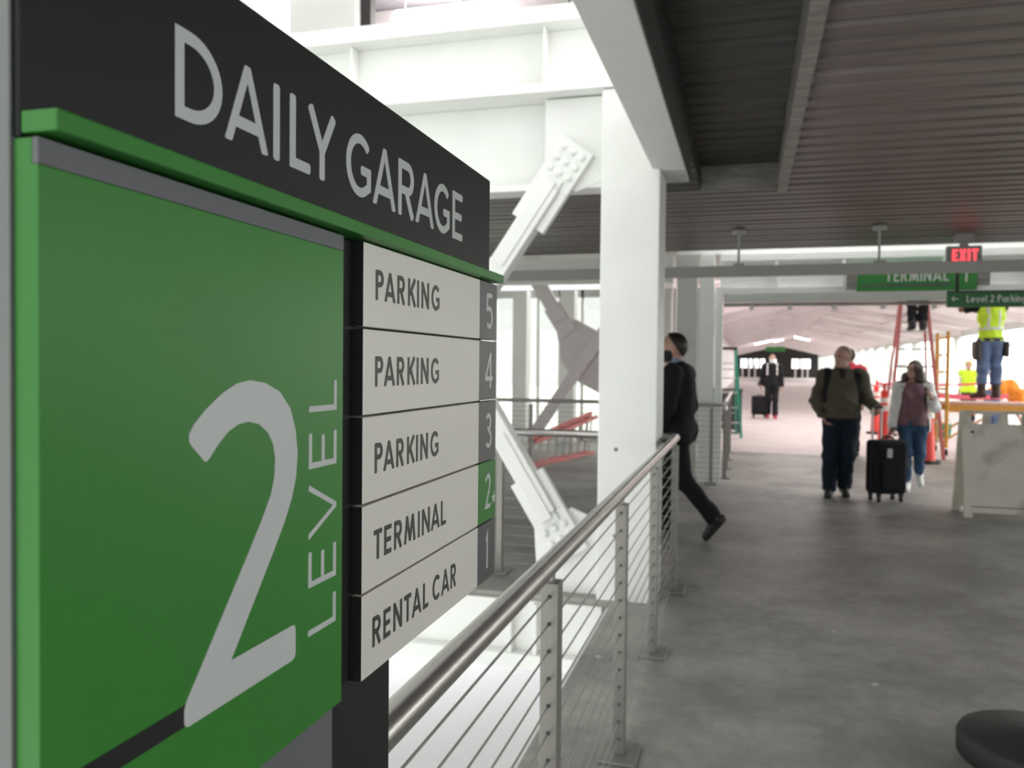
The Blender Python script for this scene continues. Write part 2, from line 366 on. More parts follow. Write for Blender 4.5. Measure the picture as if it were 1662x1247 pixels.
# ================================================================== SETTING
def sbox(name, m, x0, x1, y0, y1, z0, z1, bevel=0):
    return struct(MB().box(x0, x1, y0, y1, z0, z1).build(name, m, bevel=bevel))
fl = MB(); fl.box(-0.8, 9, -4, 15.05, -0.3, 0); fl.box(-9, -0.8, 5.218, 16.2, -0.3, 0)
struct(fl.build('floor', 'floor'))
sbox('hall_floor', 'hallfloor', -1.4, 10.2, 16.2, 130, -0.3, 0)
hf = MB(); hf.box(-0.8, 10.2, 15.12, 16.2, -0.3, 0); struct(hf.build('hall_floor', 'hallfloor'))
sbox('trim_1', 'jointmat', -0.8, 10.2, 15.05, 15.12, -0.3, 0.004)
sbox('lower_floor', 'concrete_base', -12, -0.85, -8, 16, -4.7, -4.5)
sbox('outside_ground', 'outside', -150, 200, -100, 260, -5.4, -5.2)

# corrugated ceiling deck: ribs run along X
def deck(name, m, x0, x1, y0, y1, z, thick=0.25, period=0.2):
    prof = []; y = y0; rnd = random.Random(3)
    while y < y1-1e-6:
        dz = rnd.uniform(-.004, .004)
        prof += [(y, z+dz), (min(y+.125, y1), z+dz), (min(y+.14, y1), z+.022), (min(y+.185, y1), z+.022)]
        y += period
    prof.append((y1, z))
    mb = MB(); n = len(prof)
    vs = [(x0, p[0], p[1]) for p in prof]+[(x1, p[0], p[1]) for p in prof]
    mb.add(vs, [(i, n+i, n+i+1, i+1) for i in range(n-1)])
    mb.box(x0, x1, y0, y1, z+.06, z+thick)
    return struct(mb.build(name, m))
deck('ceiling', 'deck', 0.285, 9, -3, 7.0, 2.95)
deck('ceiling', 'deck', -9, 9, 7.0, 10.65, 2.95)
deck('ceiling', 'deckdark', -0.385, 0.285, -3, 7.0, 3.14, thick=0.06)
sbox('trim_2', 'angle', 0.215, 0.285, -3, 7.0, 2.905, 3.14)
sbox('trim_3', 'angle', -0.385, 0.215, 6.985, 7.0, 2.93, 3.14)
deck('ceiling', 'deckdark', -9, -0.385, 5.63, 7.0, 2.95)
M['fascia'] = mat('dark_fascia', (0.035, 0.032, 0.030), 0.6)
sbox('trim_7', 'fascia', -0.3845, -0.376, -3, 5.60, 2.735, 3.14)
sbox('upper_slab', 'greywhite', -0.38, 9, -3, 10.65, 3.2, 3.32)

# column, girders, gussets (the white steel frame)
co = struct(MB().box(-0.905, -0.535, 5.22, 5.62, 0, 3.245).build('column', 'white', bevel=0.008))
for z in (.42, .97): MB().lathe([(.0005, .008), (.010, .006), (.013, 0)], (-.79, 5.2195, z), 12, Matrix.Rotation(R(90), 3, 'X')).build('bolt_head', 'poststeel', co)
struct(MB().box(-0.905, -0.535, 5.24, 5.62, -4.5, -0.31).build('column', 'white', bevel=0.008))
g = MB()
g.box(-9, -0.39, 5.20, 5.62, 3.695, 3.80); g.box(-9, -0.39, 5.36, 5.40, 3.31, 3.695); g.box(-9, -0.39, 5.20, 5.62, 3.25, 3.31)
for x in (-6.8, -5.4, -4.04, -2.671, -1.297): g.box(x-.009, x+.009, 5.26, 5.36, 3.31, 3.695)
struct(g.build('upper_girder', 'white', bevel=0.004))
g = MB(); g.box(-9, -0.905, 5.44, 5.48, 2.70, 3.249); g.box(-9, -0.905, 5.34, 5.56, 2.655, 2.70)
struct(g.build('lower_girder_plate', 'white', bevel=0.004))
g = MB(); g.box(-0.582, -0.385, -3, 5.195, 2.72, 3.2); g.box(-0.533, -0.385, 5.225, 5.62, 2.72, 3.2)
struct(g.build('edge_beam', 'greywhite', bevel=0.004))
g = MB()
g.box(-9, -0.86, 5.18, 5.212, -0.36, -0.035); g.box(-9, -0.86, 5.10, 5.34, -0.45, -0.36)
for x in (-1.447, -1.28, -2.8, -2.63, -4.2): g.box(x-.012, x+.012, 5.11, 5.18, -0.36, -0.035)
struct(g.build('floor_edge_girder', 'white', bevel=0.003))
g = MB(); g.box(-0.82, -0.801, -4, 5.09, -0.45, -0.01); struct(g.build('floor_edge_fascia', 'white'))

# atrium enclosure: unseen roof added to shade the void, open columned side
sbox('atrium_shade_roof', 'white', -12, -0.4, -0.5, 16, 7.0, 7.2)
for y in (-6, -2, 2, 6, 10): sbox('atrium_column', 'white', -12.2, -11.9, y-.15, y+.15, -4.5, 7.0)
# diagonal braces of the near bay (plane Y = 5.4)
def brace(name, label, P0, d, L, y, m, gusset, group, flip):
    """bolted arm: P0 = middle bolt, d = direction along the arm in the X-Z plane, y = depth of the steel"""
    e = empty(name, label, 'steel brace', (P0[0], y, P0[1]), 0, group)
    d = Vector((d[0], 0, d[1])).normalized(); s_ = Vector((-d.z, 0, d.x))
    def slab(t0, t1, w0, y0, y1, off=0):
        mb = MB(); mb.prism([(t0, off-w0/2), (t1, off-w0/2), (t1, off+w0/2), (t0, off+w0/2)], (0, y0, 0), d, s_, (0, 1, 0), y1-y0); return mb
    slab(-.135, .18, .25, -.03, .03).build('splice_plate', m, e, bevel=0.004)
    slab(.1805, L, .14, -.075, .06).build('arm', m, e, bevel=0.006)
    for sg in (-1, 1): slab(.1805, .46, .053, -.03, .03, sg*.098).build('side_plate', m, e, bevel=0.003)
    slab(.115, .1795, .12, -.055, -.031).build('end_plate', m, e, bevel=0.002)
    slab(.15, .78, .085, -.088, -.0755, -.01*flip).build('cover_plate', m, e, bevel=0.003)
    for i in (-1, 0, 1):
        for j in (-1, 0, 1):
            c = d*(.077*i)+s_*(j*.073)+Vector((0, -.03, 0))
            bm_ = MB(); mt = Matrix.Rotation(R(90), 3, 'X')
            bm_.lathe([(0.0005, .022), (.012, .020), (.021, .013), (.026, 0.0), (.027, -.006)], c, 14, mt)
            bm_.build('bolt', m, e)
    gp = MB(); gp.prism([(p[0]-P0[0], p[1]-P0[1]) for p in gusset], (0, .031, 0), (1, 0, 0), (0, 0, 1), (0, 1, 0), .04)
    gp.build('gusset_plate', m, e, bevel=0.003)
    return e
brace('diagonal_brace', 'white bolted steel brace slanting up beside the sign to the column top', (-1.144, 2.808), (-.558, -.830), 1.40, 5.30, 'white',
      [(-1.30, 3.24), (-0.907, 3.24), (-0.907, 2.70), (-1.09, 2.63), (-1.2, 2.70), (-1.30, 2.86)], 'white diagonal braces by the near column', 1)
brace('diagonal_brace', 'white bolted steel brace slanting down behind the handrail to the column foot', (-1.149, 0.368), (-.524, .852), 1.30, 5.30, 'white',
      [(-1.345, 0.41), (-1.318, 0.001), (-0.907, 0.001), (-0.907, 0.485), (-1.10, 0.565), (-1.17, .50)], 'white diagonal braces by the near column', -1)
mb = MB(); mb.prism([(-1.75, 1.80), (-2.15, 1.95), (-2.45, 1.75), (-2.45, 1.35), (-2.15, 1.15), (-1.70, 1.30)], (0, 5.365, 0), (1, 0, 0), (0, 0, 1), (0, 1, 0), .04)
mb.bar((-2.2, 5.30, 1.85), (-2.85, 5.30, 2.82), .14, .14, (1, 0, 1)); mb.bar((-2.2, 5.30, 1.30), (-3.0, 5.30, .1), .14, .14, (1, 0, -1))
struct(mb.build('brace_node', 'white', bevel=.004)); sbox('column', 'white', -3.4, -2.95, 5.225, 5.62, 0, 2.65)
# upper storey seen through the gap over the girder
sbox('wall_upper', 'white', -9, -3.22, 6.4, 6.5, 3.5, 6.5)
M['upperceil'] = mat('grey_lilac_ceiling', (0.40, 0.375, 0.41), 0.6, var=.1)
deck('upper_ceiling', 'upperceil', -9, -0.5, 6.5, 11, 5.45)
sbox('wall_upper', 'lilac', -0.5, -0.42, 5.7, 11.05, 3.5, 6.5); sbox('wall_upper', 'lilac', -9, -0.5, 11.0, 11.05, 3.5, 5.44)  # walls added to keep outside light off the upper storey
sbox('upper_floor_slab', 'greywhite', -9, -0.5, 5.7, 11.05, 3.25, 3.5)
sbox('upper_post', 'crate', -3.46, -3.36, 7.0, 7.1, 3.5, 5.44); sbox('upper_post', 'greywhite', -1.75, -1.63, 7.5, 7.62, 3.5, 5.44)
sbox('upper_beam', 'greywhite', -9, -0.5, 10.2, 10.4, 4.9, 5.44); sbox('upper_beam', 'lilac', -9, -0.5, 8.6, 8.75, 5.2, 5.44)
sbox('column', 'white', -3.9, -3.35, 5.25, 5.6, 3.81, 7)
t = empty('tube_lamp', 'glowing tube lamp hung in the upper storey above the white girder', 'lamp', (-3.15, 8.0, 5.02))
MB().tube([(-.42, 0, 0), (-.38, 0, 0), (.38, 0, 0), (.42, 0, 0)], [.08, .12, .12, .08], 16).build('tube', 'lamp', t)
for x in (-.3, .3): MB().tube([(x, 0, .12), (x, 0, .43)], .01, 6).build('hanger', 'alu', t)

# header beam and opening to the hall at Y = 11.05
hb = MB()
hb.box(-0.35, 9, 11.07, 11.30, 2.86, 2.95); hb.box(-0.35, 9, 11.13, 11.17, 2.52, 2.86); hb.box(-0.35, 9, 11.07, 11.30, 2.44, 2.52)
for x in (.35, 1.15, 2.28, 3.2, 4.1): hb.box(x-.02, x+.02, 11.08, 11.13, 2.52, 2.86)
hb.box(-0.9, 9, 11.12, 11.2, 2.96, 3.9)
struct(hb.build('header_beam', 'header', bevel=0.004))
tr = MB(); tr.box(-0.30, 9, 11.14, 11.24, 2.34, 2.44); struct(tr.build('trim_4', 'white'))
tr = MB(); tr.box(-0.30, 9, 11.24, 11.42, 2.30, 2.335)
struct(tr.build('trim_5', 'angle'))
sbox('column', 'greywhite', -0.89, -0.64, 11.0, 11.25, 0, 2.95)
sbox('column', 'header', -0.60, -0.42, 11.02, 11.25, 0, 2.95)
sbox('door_jamb', 'header', -0.405, -0.31, 11.06, 11.25, 0, 2.52)
sbox('ceiling_passage', 'greywhite', -9, -0.3, 11.05, 16.2, 3.35, 3.5)
mb = MB(); mb.box(-9, -0.95, 11.05, 11.3, 2.62, 2.94); struct(mb.build('passage_beam', 'header'))

# ladder cleats under the header: small bright clips
clip = None
for i, x in enumerate((.05, .52, 1.05, 1.62, 2.2)):
    o = MB().box(-.03, .03, -.02, .02, -.03, .03).build('mounting_clip', 'reflect', loc=(x, 11.21+.001*i, 2.27))
    tag(o, 'small pale mounting clip in the dark slot under the white header beam', 'clip', 'clips under the header beam')

# glazed wall at the far side of the passage
wl = MB()
for k in range(19):
    x = -9+k*.45
    wl.box(x-.025, x+.025, 16.2, 16.3, 0, 3.0)
wl.box(-9, -1.4, 16.2, 16.3, 0, .12); wl.box(-9, -1.4, 16.2, 16.3, 2.85, 3.0)
wo = struct(wl.build('window_1', 'greywhite'))
struct(MB().box(-9, -1.4, 16.245, 16.255, .1, 2.9).build('pane', 'glass', wo))
for x in (-5.4, -4.3, -3.35):
    sbox('column', 'white', x-.14, x+.14, 15.7, 16.0, 0, 2.95)
sbox('wall_passage', 'greywhite', -2.0, -1.4, 16.0, 16.19, 0, 2.95)

# brace in the passage, primer coloured (plane Y ~ 14.6)
e = empty('cross_brace', 'pinkish grey steel cross brace with a big centre plate beyond the passage', 'steel brace', (-2.78, 14.6, 1.59))
def arm(p0, p1, wd, y0, y1):
    d = Vector((p1[0]-p0[0], 0, p1[1]-p0[1])); L = d.length; d.normalize(); s_ = Vector((-d.z, 0, d.x))
    return MB().prism([(0, -wd/2), (L, -wd/2), (L, wd/2), (0, wd/2)], (p0[0], y0, p0[1]), d, s_, (0, 1, 0), y1-y0)
UA, UB = (.53, -.845), (.56, .83)
arm((UA[0]*-.85, UA[1]*-.85), (UA[0]*-2.0, UA[1]*-2.0), .25, -.07, .06).build('arm', 'lilac', e, bevel=.005)
arm((UA[0]*.75, UA[1]*.75), (UA[0]*1.75, UA[1]*1.75), .25, -.07, .06).build('arm', 'lilac', e, bevel=.005)
arm((UA[0]*-.55, UA[1]*-.55), (UA[0]*-1.15, UA[1]*-1.15), .34, -.03, -.001).build('splice_plate', 'lilac', e, bevel=.005)
arm((UB[0]*-1.75, UB[1]*-1.75), (UB[0]*2.0, UB[1]*2.0), .20, -.16, -.035).build('arm', 'lilac', e, bevel=.005)
mb = MB(); mb.prism([(-.535, .564), (-.42, -.055), (-.31, -.18), (-.166, -.35), (.04, -.474), (.42, -.66), (.70, -.45), (.60, .05), (.42, .42), (.2, .53), (-.17, .733), (-.276, .734)], (0, .0, 0), (1, 0, 0), (0, 0, 1), (0, 1, 0), .045)
mb.build('centre_plate', 'lilac', e, bevel=.004)

# the long hall
XL, XR, ZE, XM, ZR = -1.4, 10.2, 3.4, 4.4, 4.75
hc = MB()
hc.add([(XL, 16.2, ZE), (XM, 16.2, ZR), (XR, 16.2, ZE), (XL, 130, ZE), (XM, 130, ZR), (XR, 130, ZE)], [(0, 3, 4, 1), (1, 4, 5, 2)])
hc.add([(XL, 16.2, ZE+.15), (XM, 16.2, ZR+.15), (XR, 16.2, ZE+.15), (XL, 130, ZE+.15), (XM, 130, ZR+.15), (XR, 130, ZE+.15)], [(0, 1, 4, 3), (1, 2, 5, 4)])
struct(hc.build('hall_ceiling', 'hallwhite'))
hc = MB(); hc.box(-0.3, 10.2, 11.3, 16.2, 4.2, 4.35); struct(hc.build('hall_ceiling', 'hallwhite'))
hr = MB()
y = 18.0; k = 0
while y < 128:
    for (a, b) in (((XL, ZE), (XM, ZR)), ((XM, ZR), (XR, ZE))):
        hr.bar((a[0], y, a[1]-.12), (b[0], y, b[1]-.12), .22, .26)
    if k % 2 == 0:
        hr.bar((XL, y, ZE-.1), (XM, y+9, ZR-.1), .16, .18); hr.bar((XR, y, ZE-.1), (XM, y+9, ZR-.1), .16, .18)
    y += 5.5; k += 1
for x in (1.4, 7.4): hr.bar((x, 16.3, 3.4+1.35*(1-abs(x-XM)/5.8)-.06), (x, 129, 3.4+1.35*(1-abs(x-XM)/5.8)-.06), .14, .12)
struct(hr.build('hall_rafters', 'hallrib'))
lw = MB()
lw.box(XL-.15, XL, 16.3, 130, 0, 1.0); lw.box(XL-.15, XL, 16.3, 130, 2.9, 3.4)
y = 18
while y < 129: lw.box(XL-.15, XL, y-.5, y+.5, 1.0, 2.9); y += 5.5
struct(lw.build('wall_left', 'hallwhite'))
rw = MB(); rw.box(XR-.02, XR+.15, 11.3, 130, -.3, .25); rw.box(XR, XR+.12, 16.3, 130, 3.1, 3.4)
y = 18
while y < 129:
    rw.bar((XR+.05, y-.9, .2), (XR+.05, y+.9, 3.3), .22, .5, (1, 0, 0)); y += 5.5
struct(rw.build('wall_right', 'white'))
struct(MB().box(XR+.155, XR+.165, 11.3, 130, .2, 3.1).build('window_2', 'glass'))
# far end of the hall
ew = MB()
ew.box(-1.4, 10.2, 129, 129.2, 2.75, 4.8); ew.box(-1.4, 10.2, 129, 129.2, 0, 1.35)
for x0, x1 in ((-1.4, -.9), (2.6, 3.3), (4.2, 6.4), (9.0, 10.2)): ew.box(x0, x1, 129, 129.2, 1.35, 2.75)
for x in (.2, .9, 1.8, 7.5): ew.box(x-.12, x+.12, 129, 129.2, 1.35, 2.75)
struct(ew.build('wall_far', 'dark_hall'))
ew = MB()
for x in (-.6, .35, 1.2, 2.2, 4.0, 6.9, 7.9, 8.6): ew.box(x-.12, x+.12, 128.8, 128.98, 0, 1.9)
struct(ew.build('trim_6', 'hallrib'))
# ceiling lamps far down the hall, then added fill lamps near the entrance
for i, (x0, x1, yy, lab) in enumerate(((.7, 2.1, 78, 'leftmost glowing ceiling lamp far down the hall'), (2.5, 3.3, 84, 'middle small glowing ceiling lamp far down the hall'), (4.4, 5.7, 84, 'rightmost glowing ceiling lamp far down the hall'))):
    zf = lambda x: 3.4+1.35*(1-abs(x-XM)/5.8)-.32
    t = empty('ceiling_lamp', lab, 'lamp', ((x0+x1)/2, yy, zf((x0+x1)/2)), 0, 'ceiling lamps in the hall')
    xm = (x0+x1)/2
    MB().bar((x0-xm, 0, zf(x0)-zf(xm)), (x1-xm, 0, zf(x1)-zf(xm)), .5, .06).build('diffuser', 'lamp', t)
    MB().bar((x0-xm, 0, zf(x0)-zf(xm)+.08), (x1-xm, 0, zf(x1)-zf(xm)+.08), .6, .09).build('housing', 'hallrib', t)
for i, (xa, yy) in enumerate([(x_, y_) for y_ in (18.5, 22.5, 26.5) for x_ in (1.2, 6.6)]):  # unseen lamps added above the header to brighten the hall
    t = empty('ceiling_lamp', 'wide added fill lamp over the near end of the hall, unseen above the header beam', 'lamp', (xa+.5, yy, 3.95), 0, 'added fill lamps at the hall entrance')
    MB().box(-.75, .75, -.3, .3, -.05, .0).build('diffuser', 'lamp', t); MB().box(-.8, .8, -.35, .35, .0005, .07).build('housing', 'hallrib', t)
    MB().tube([(0, 0, .07), (0, 0, .16)], .03, 10).build('stem', 'alu', t)
t = empty('hanging_sign', 'small green sign hanging far down the hall', 'sign', (1.9, 60, 2.75))
MB().box(-.65, .65, -.04, .04, -.16, .16).build('panel', 'fgreen', t)
for x in (-.4, .4): MB().tube([(x, 0, .16), (x, 0, 1.36+.1*x)], .015, 6).build('hanger', 'alu', t)
# building across the way, seen through the bright side glazing
t = empty('building', 'pale building with dark window bands outside the bright hall glazing', 'building', (34, 60, -5.2))
MB().box(0, 12, -45, 60, 0, 9).build('wall', 'facade', t)
for y0, y1, z0, z1 in ((-12, -5, 6.4, 7.9), (2, 5, 6.6, 8.0), (12, 26, 6.4, 7.9), (-34, -26, 6.4, 7.9), (-2.5, -.5, 5.0, 6.0)):
    MB().box(-.06, .02, y0, y1, z0, z1).build('window', 'facadewin', t)
# unseen wall added on the right to limit side light under the deck
sbox('wall_garage_shade', 'greywhite', 9, 9.2, -4, 11.05, 0, 2.2)
for y in (-2.5, 3.0, 8.5): sbox('column', 'greywhite', 9.0, 9.4, y-.2, y+.2, 2.2, 2.95)

# ================================================================== THE BIG SIGN
XF, XH = -0.300, -0.310
sg = empty('directory_sign', 'tall green and charcoal garage directory sign beside the steel handrail', 'sign', (-0.32, 0.6, 0))
def sp(mb, name, m, parent=sg, bevel=0):
    o = mb.build(name, m, bevel=bevel); o.parent = parent
    o.location = Vector((0.32, -0.6, 0)) if parent is sg else Vector((0, 0, 0))
    return o
def sb(name, m, x0, x1, y0, y1, z0, z1, bevel=0.0006, parent=sg): return sp(MB().box(x0, x1, y0, y1, z0, z1), name, m, parent, bevel)
sb('back_plate', 'sgrey', -.324, -.3135, .2945, .5915, 0, 1.60)
sb('post', 'sblack', -.346, -.3245, .575, .7252, 0, 1.60)
sb('mounting_plate', 'sblack', -.324, -.3105, .592, .956, 1.2386, 1.60)
sb('header_panel', 'sblack', -.324, XH, .2945, .9865, 1.5985, 1.7277, 0.0008)
sb('edge_strip', 'sgrey_end', -.3245, -.3137, .2925, .2944, 0, 1.7277)
sb('green_bar', 'sgreen', -.3099, -.29, .2948, .9838, 1.6002, 1.6100, 0.0008)
gp = MB(); gp.box(-.3134, XF, .2945, .5806, 1.20, 1.5862); gp.box(-.3134, -.3035, .2945, .5806, 1.5862, 1.598)
gp = MB().prism([(-.3134, 1.2365), (XF, 1.2365), (XF, 1.5862), (-.3035, 1.5862), (-.3035, 1.598), (-.3134, 1.598)], (0, .2945, 0), (1, 0, 0), (0, 0, 1), (0, 1, 0), .2861)
gpo = sp(gp, 'green_panel', 'sgreen', sg, 0.0005)
sb('grey_band', 'sgrey', -.3034, XF, .2945, .5806, 1.5863, 1.598, 0.0003)
sb('black_band', 'sblack', XF-.0005, XF+.0002, .2955, .3945, 1.2951, 1.3073, 0)
Pf = plane_map((XF, 0, 0), (0, 1, 0), (0, 0, 1), (1, 0, 0)); Ph = plane_map((XH, 0, 0), (0, 1, 0), (0, 0, 1), (1, 0, 0))
mb = MB(); mb.prism(TWO_OUT, (XF, 0, 0), (0, 1, 0), (0, 0, 1), (1, 0, 0), .0005); sp(mb, 'level_number', 'sletter')
# LEVEL, reading upward: glyph u -> +Z, glyph v -> -Y
Pl = plane_map((XF, .5698, 0), (0, 0, 1), (0, -1, 0), (1, 0, 0)); mb = MB()
cap = .0412
text(mb, [('L', 1.3030, .0228, 0), ('E', 1.3380, .0257, 0), ('V', 1.3732, .0388, 0), ('E', 1.4237, .0256, 0), ('L', 1.4645, .0226, 0)], cap, .0043, Pl, .0004)
sp(mb, 'level_lettering', 'sletter')
mb = MB(); z0 = 1.6373
text(mb, [('D', .3974, .0431, z0), ('A', .4435, .0470, z0), ('I', .4973, .0077, z0), ('L', .5182, .0283, z0), ('Y', .5430, .0420, z0),
          ('G', .6030, .0450, z0), ('A', .6520, .0470, z0), ('R', .7055, .0375, z0), ('A', .7470, .0475, z0), ('G', .7968, .0448, z0), ('E', .8508, .0322, z0)], .0514, .0077, Ph, .0004)
sp(mb, 'header_lettering', 'sletter')
rows = [(1.5300, 1.5985, 'PARKING', '5', 1.5531), (1.4576, 1.5280, 'PARKING', '4', 1.4804), (1.3846, 1.4556, 'PARKING', '3', 1.4071), (1.3107, 1.3825, 'TERMINAL', '2', 1.3334), (1.2386, 1.3087, 'RENTAL CAR', '1', 1.2600)]
POS = {'PARKING': [('P', .6378, .0155), ('A', .6556, .0222), ('R', .6826, .0165), ('K', .7068, .0178), ('I', .7284, .0045), ('N', .7394, .0190), ('G', .7656, .0218)],
       'TERMINAL': [('T', .6370, .0163), ('E', .6580, .0150), ('R', .6790, .0172), ('M', .7017, .0262), ('I', .7345, .0045), ('N', .7448, .0200), ('A', .7690, .0230), ('L', .7965, .0142)],
       'RENTAL CAR': [('R', .6355, .0165), ('E', .6575, .0145), ('N', .6785, .0190), ('T', .7025, .0165), ('A', .7215, .0225), ('L', .7490, .0135), ('C', .7745, .0205), ('A', .7995, .0225), ('R', .8270, .0165)]}
for z0, z1, txt, num, base in rows:
    pn = sb('directory_panel', 'slat', -.3100, XF, .6150, .9195, z0, z1, 0.0005)
    sb('edge_trim', 'sblack', -.3100, XF-.0001, .6144, .6149, z0, z1, 0, pn)
    tile = sb('number_tile', 'sgreen' if num == '2' else 'tile', -.3100, XF, .9195, .9875, z0, z1, 0.0005, pn)
    mb = MB(); text(mb, [(c, u, wd, base) for c, u, wd in POS[txt]], .0256, .0043, Pf, .0004)
    sp(mb, 'lettering', 'dletter', pn)
    mb = MB(); zc = (z0+z1)/2; cap = .0425
    if num == '2':
        poly = [(.9455+(p[0]-.3924)*.0215/.1205, zc-cap/2+(p[1]-1.2936)*cap/.195) for p in TWO_OUT]
        mb.prism(poly, (XF, 0, 0), (0, 1, 0), (0, 0, 1), (1, 0, 0), .0004)
        st = [(.9803+(.0098 if i % 2 == 0 else .004)*math.sin(R(36*i)), 1.3348+(.0082 if i % 2 == 0 else .0034)*math.cos(R(36*i))) for i in range(10)]
        mb.prism(st, (XF, 0, 0), (0, 1, 0), (0, 0, 1), (1, 0, 0), .0004)
    else:
        wd = {'5': .025, '4': .030, '3': .025, '1': .014}[num]; uc = {'5': .9440, '4': .9410, '3': .9445, '1': .9490}[num]
        text(mb, [(num, uc, wd, zc-cap/2)], cap, .0052, Pf, .0004)
    sp(mb, 'numeral', 'sletter', pn)

# ================================================================== CABLE RAILINGS
ZC = [.94-.0667*i for i in range(14)]
def rail_post(p, axis, parent, plate=True):
    """axis: direction of the rail, 0 = X, 1 = Y"""
    x, y = p
    h_ = MB().box(x-.022, x+.022, y-.026, y+.026, 0.014, .972)
    c90 = Matrix.Rotation(R(90), 3, 'X') if axis == 1 else Matrix.Rotation(R(90), 3, 'Y')
    for z in ZC:
        for s_ in (-1, 1):
            off = Vector((0, s_*.0265, 0)) if axis == 1 else Vector((s_*.0225, 0, 0))
            h_.lathe([(.0001, .0), (.0055, .0)], Vector((x, y, z))+off, 10, c90)
    o = h_.build('post', 'poststeel', parent, bevel=.002)
    o.data.materials.append(M['hole'])
    for i in range(6, len(o.data.polygons)): o.data.polygons[i].material_index = 1
    MB().box(x-.075, x+.075, y-.10, y+.10, 0.0005, .014).build('base_plate', 'poststeel', o, bevel=.003)
    b = MB(); b.tube([(x, y, .97), (x, y, 1.0)], .008, 8); b.build('rail_bracket', 'steel', o)
def rail_thing(label, path, posts, axes, group='cable railings', rend=None):
    e = empty('cable_railing', label, 'railing', (0, 0, 0), 0, group)
    pts = []
    for i, p in enumerate(path):
        p = Vector((*p, 1.02))
        if 0 < i < len(path)-1:
            a = (Vector((*path[i-1], 1.02))-p).normalized(); b = (Vector((*path[i+1], 1.02))-p).normalized()
            for k in range(7):
                t = k/6; pts.append(p+a*.06*(1-t)**2+b*.06*t**2)
        else: pts.append(p)
    if rend: pts += [Vector((*q,)) for q in rend]
    MB().tube(pts, .0255, 20).build('handrail', 'steel', e)
    for p, ax in posts: rail_post(p, ax, e)
    for i in range(len(path)-1):
        a, b = path[i], path[i+1]
        for z in ZC: MB().tube([(*a, z), (*b, z)], .0028, 6, caps=False).build('cable', 'cable', e)
    return e
rail_thing('near brushed steel cable railing running along the walkway edge from the sign to the corner', [(-.45, -2.0), (-.45, 5.72), (-5.6, 5.72)],
           [((-.45, y), 1) for y in (-1.61, -.42, .775, 1.967, 3.158, 4.335, 5.60)]+[((x, 5.72), 0) for x in (-1.70, -2.9, -4.1, -5.3)], None)
rail_thing('far steel cable railing crossing behind the white column and the suited man', [(-6.0, 10.85), (-.29, 10.85)],
           [((x, 10.85), 0) for x in (-.42, -1.6, -2.8, -4.0, -5.2)], None, rend=[(-.26, 10.85, 1.01), (-.25, 10.85, .98), (-.25, 10.85, .95)])
rail_thing('steel cable railing running away from the opening beside the green step ladder', [(-.27, 11.4), (-.27, 16.0)],
           [((-.27, y), 1) for y in (11.5, 12.6, 13.8, 15.0)], None)
# ================================================================== BAR, HANGING SIGNS
t = empty('clearance_bar', 'long grey horizontal bar hung on two rods under the ceiling deck', 'clearance bar', (1.0, 9.1, 2.51))
MB().box(-5.5, 4.6, -.03, .03, -.057, .057).build('bar', 'bar', t, bevel=.004)
for x in (-.10, 1.27):
    rd = MB().tube([(x-1, 0, .057), (x-1, 0, .40)], .012, 8).build('rod', 'bar', t)
    MB().lathe([(0.001, .43), (.07, .43), (.07, .40), (.05, .385), (0.012, .385)], (x-1, 0, 0), 20).build('canopy', 'bar', rd)
    MB().box(x-1-.05, x-1+.06, -.035, .035, .057, .08).build('bracket', 'bar', rd)
t = empty('terminal_sign', 'wide green sign with white lettering and dark stripe on the white header beam', 'sign', (1.95, 11.0, 2.6))
MB().box(-.66, .66, -.03, .03, -.155, .16).build('panel', 'fgreen', t, bevel=.003)
Pt = plane_map((0, -.031, 0), (1, 0, 0), (0, 0, 1), (0, -1, 0))
it, u = line('TERMINAL', -.345, -.045, .15, .02, WID, .13); k_ = .70/(u+.345-.02)
mb = MB(); text(mb, [(c, -.345+(a+.345)*k_, wd*k_, v) for c, a, wd, v in it], .15, .022, Pt, .002)
mb.build('lettering', 'white_letter', t)
mb = MB(); text(mb, [('^', .49, .11, -.06)], .19, .024, Pt, .002); mb.build('arrow', 'white_letter', t)
MB().box(-.615, .38, -.0325, -.0305, -.10, -.075).build('dark_stripe', 'sgrey', t)
MB().box(-.78, -.67, -.02, .04, -.13, .16).build('mounting_plate', 'angle', t); MB().box(.67, .80, -.02, .04, -.10, .16).build('mounting_plate', 'angle', t)
t = empty('exit_sign', 'grey exit sign with red lit letters under the ceiling deck', 'sign', (2.22, 9.9, 2.72))
MB().box(-.17, .17, -.03, .03, -.11, .10).build('housing', 'exitbox', t, bevel=.004)
mb = MB(); mb.box(-.04, .04, -.02, .02, .10, .14); mb.box(-.09, .09, -.06, .06, .14, .228); mb.build('canopy', 'exitbox', t)
mb = MB(); text(mb, line('EXIT', -.118, -.065, .13, .024, dict(E=.42, X=.52, I=.2, T=.5), .10)[0], .13, .026, Pt, .003); mb.build('lettering', 'exitred', t)
t = empty('parking_sign', 'long dark green hanging sign with white arrow and parking lettering', 'sign', (2.41, 9.1, 2.19)); t.scale = (.92, .92, .92)
MB().box(-.555, .62, -.03, .03, -.085, .075).build('panel', 'dkgreen', t, bevel=.002)
MB().box(-.557, .622, -.032, .032, .0755, .09).build('top_cap', 'black', t)
it, u = line('Level 2 Parking', -.37, -.035, .075, .011, WID, .10); kk = .57/(u+.37)
mb = MB(); text(mb, [('<', -.52, .07, -.03)], .08, .011, Pt, .002); mb.build('arrow', 'white_letter', t); mb = MB()
text(mb, [(c, -.37+(a+.37)*kk, wd*kk, v) for c, a, wd, v in it], .075, .0115, Pt, .002)
mb.build('lettering', 'white_letter', t)
for x in (-.46, .5): MB().box(x-.016, x+.016, -.012, .012, .09, .2815).build('hanger', 'black', t)

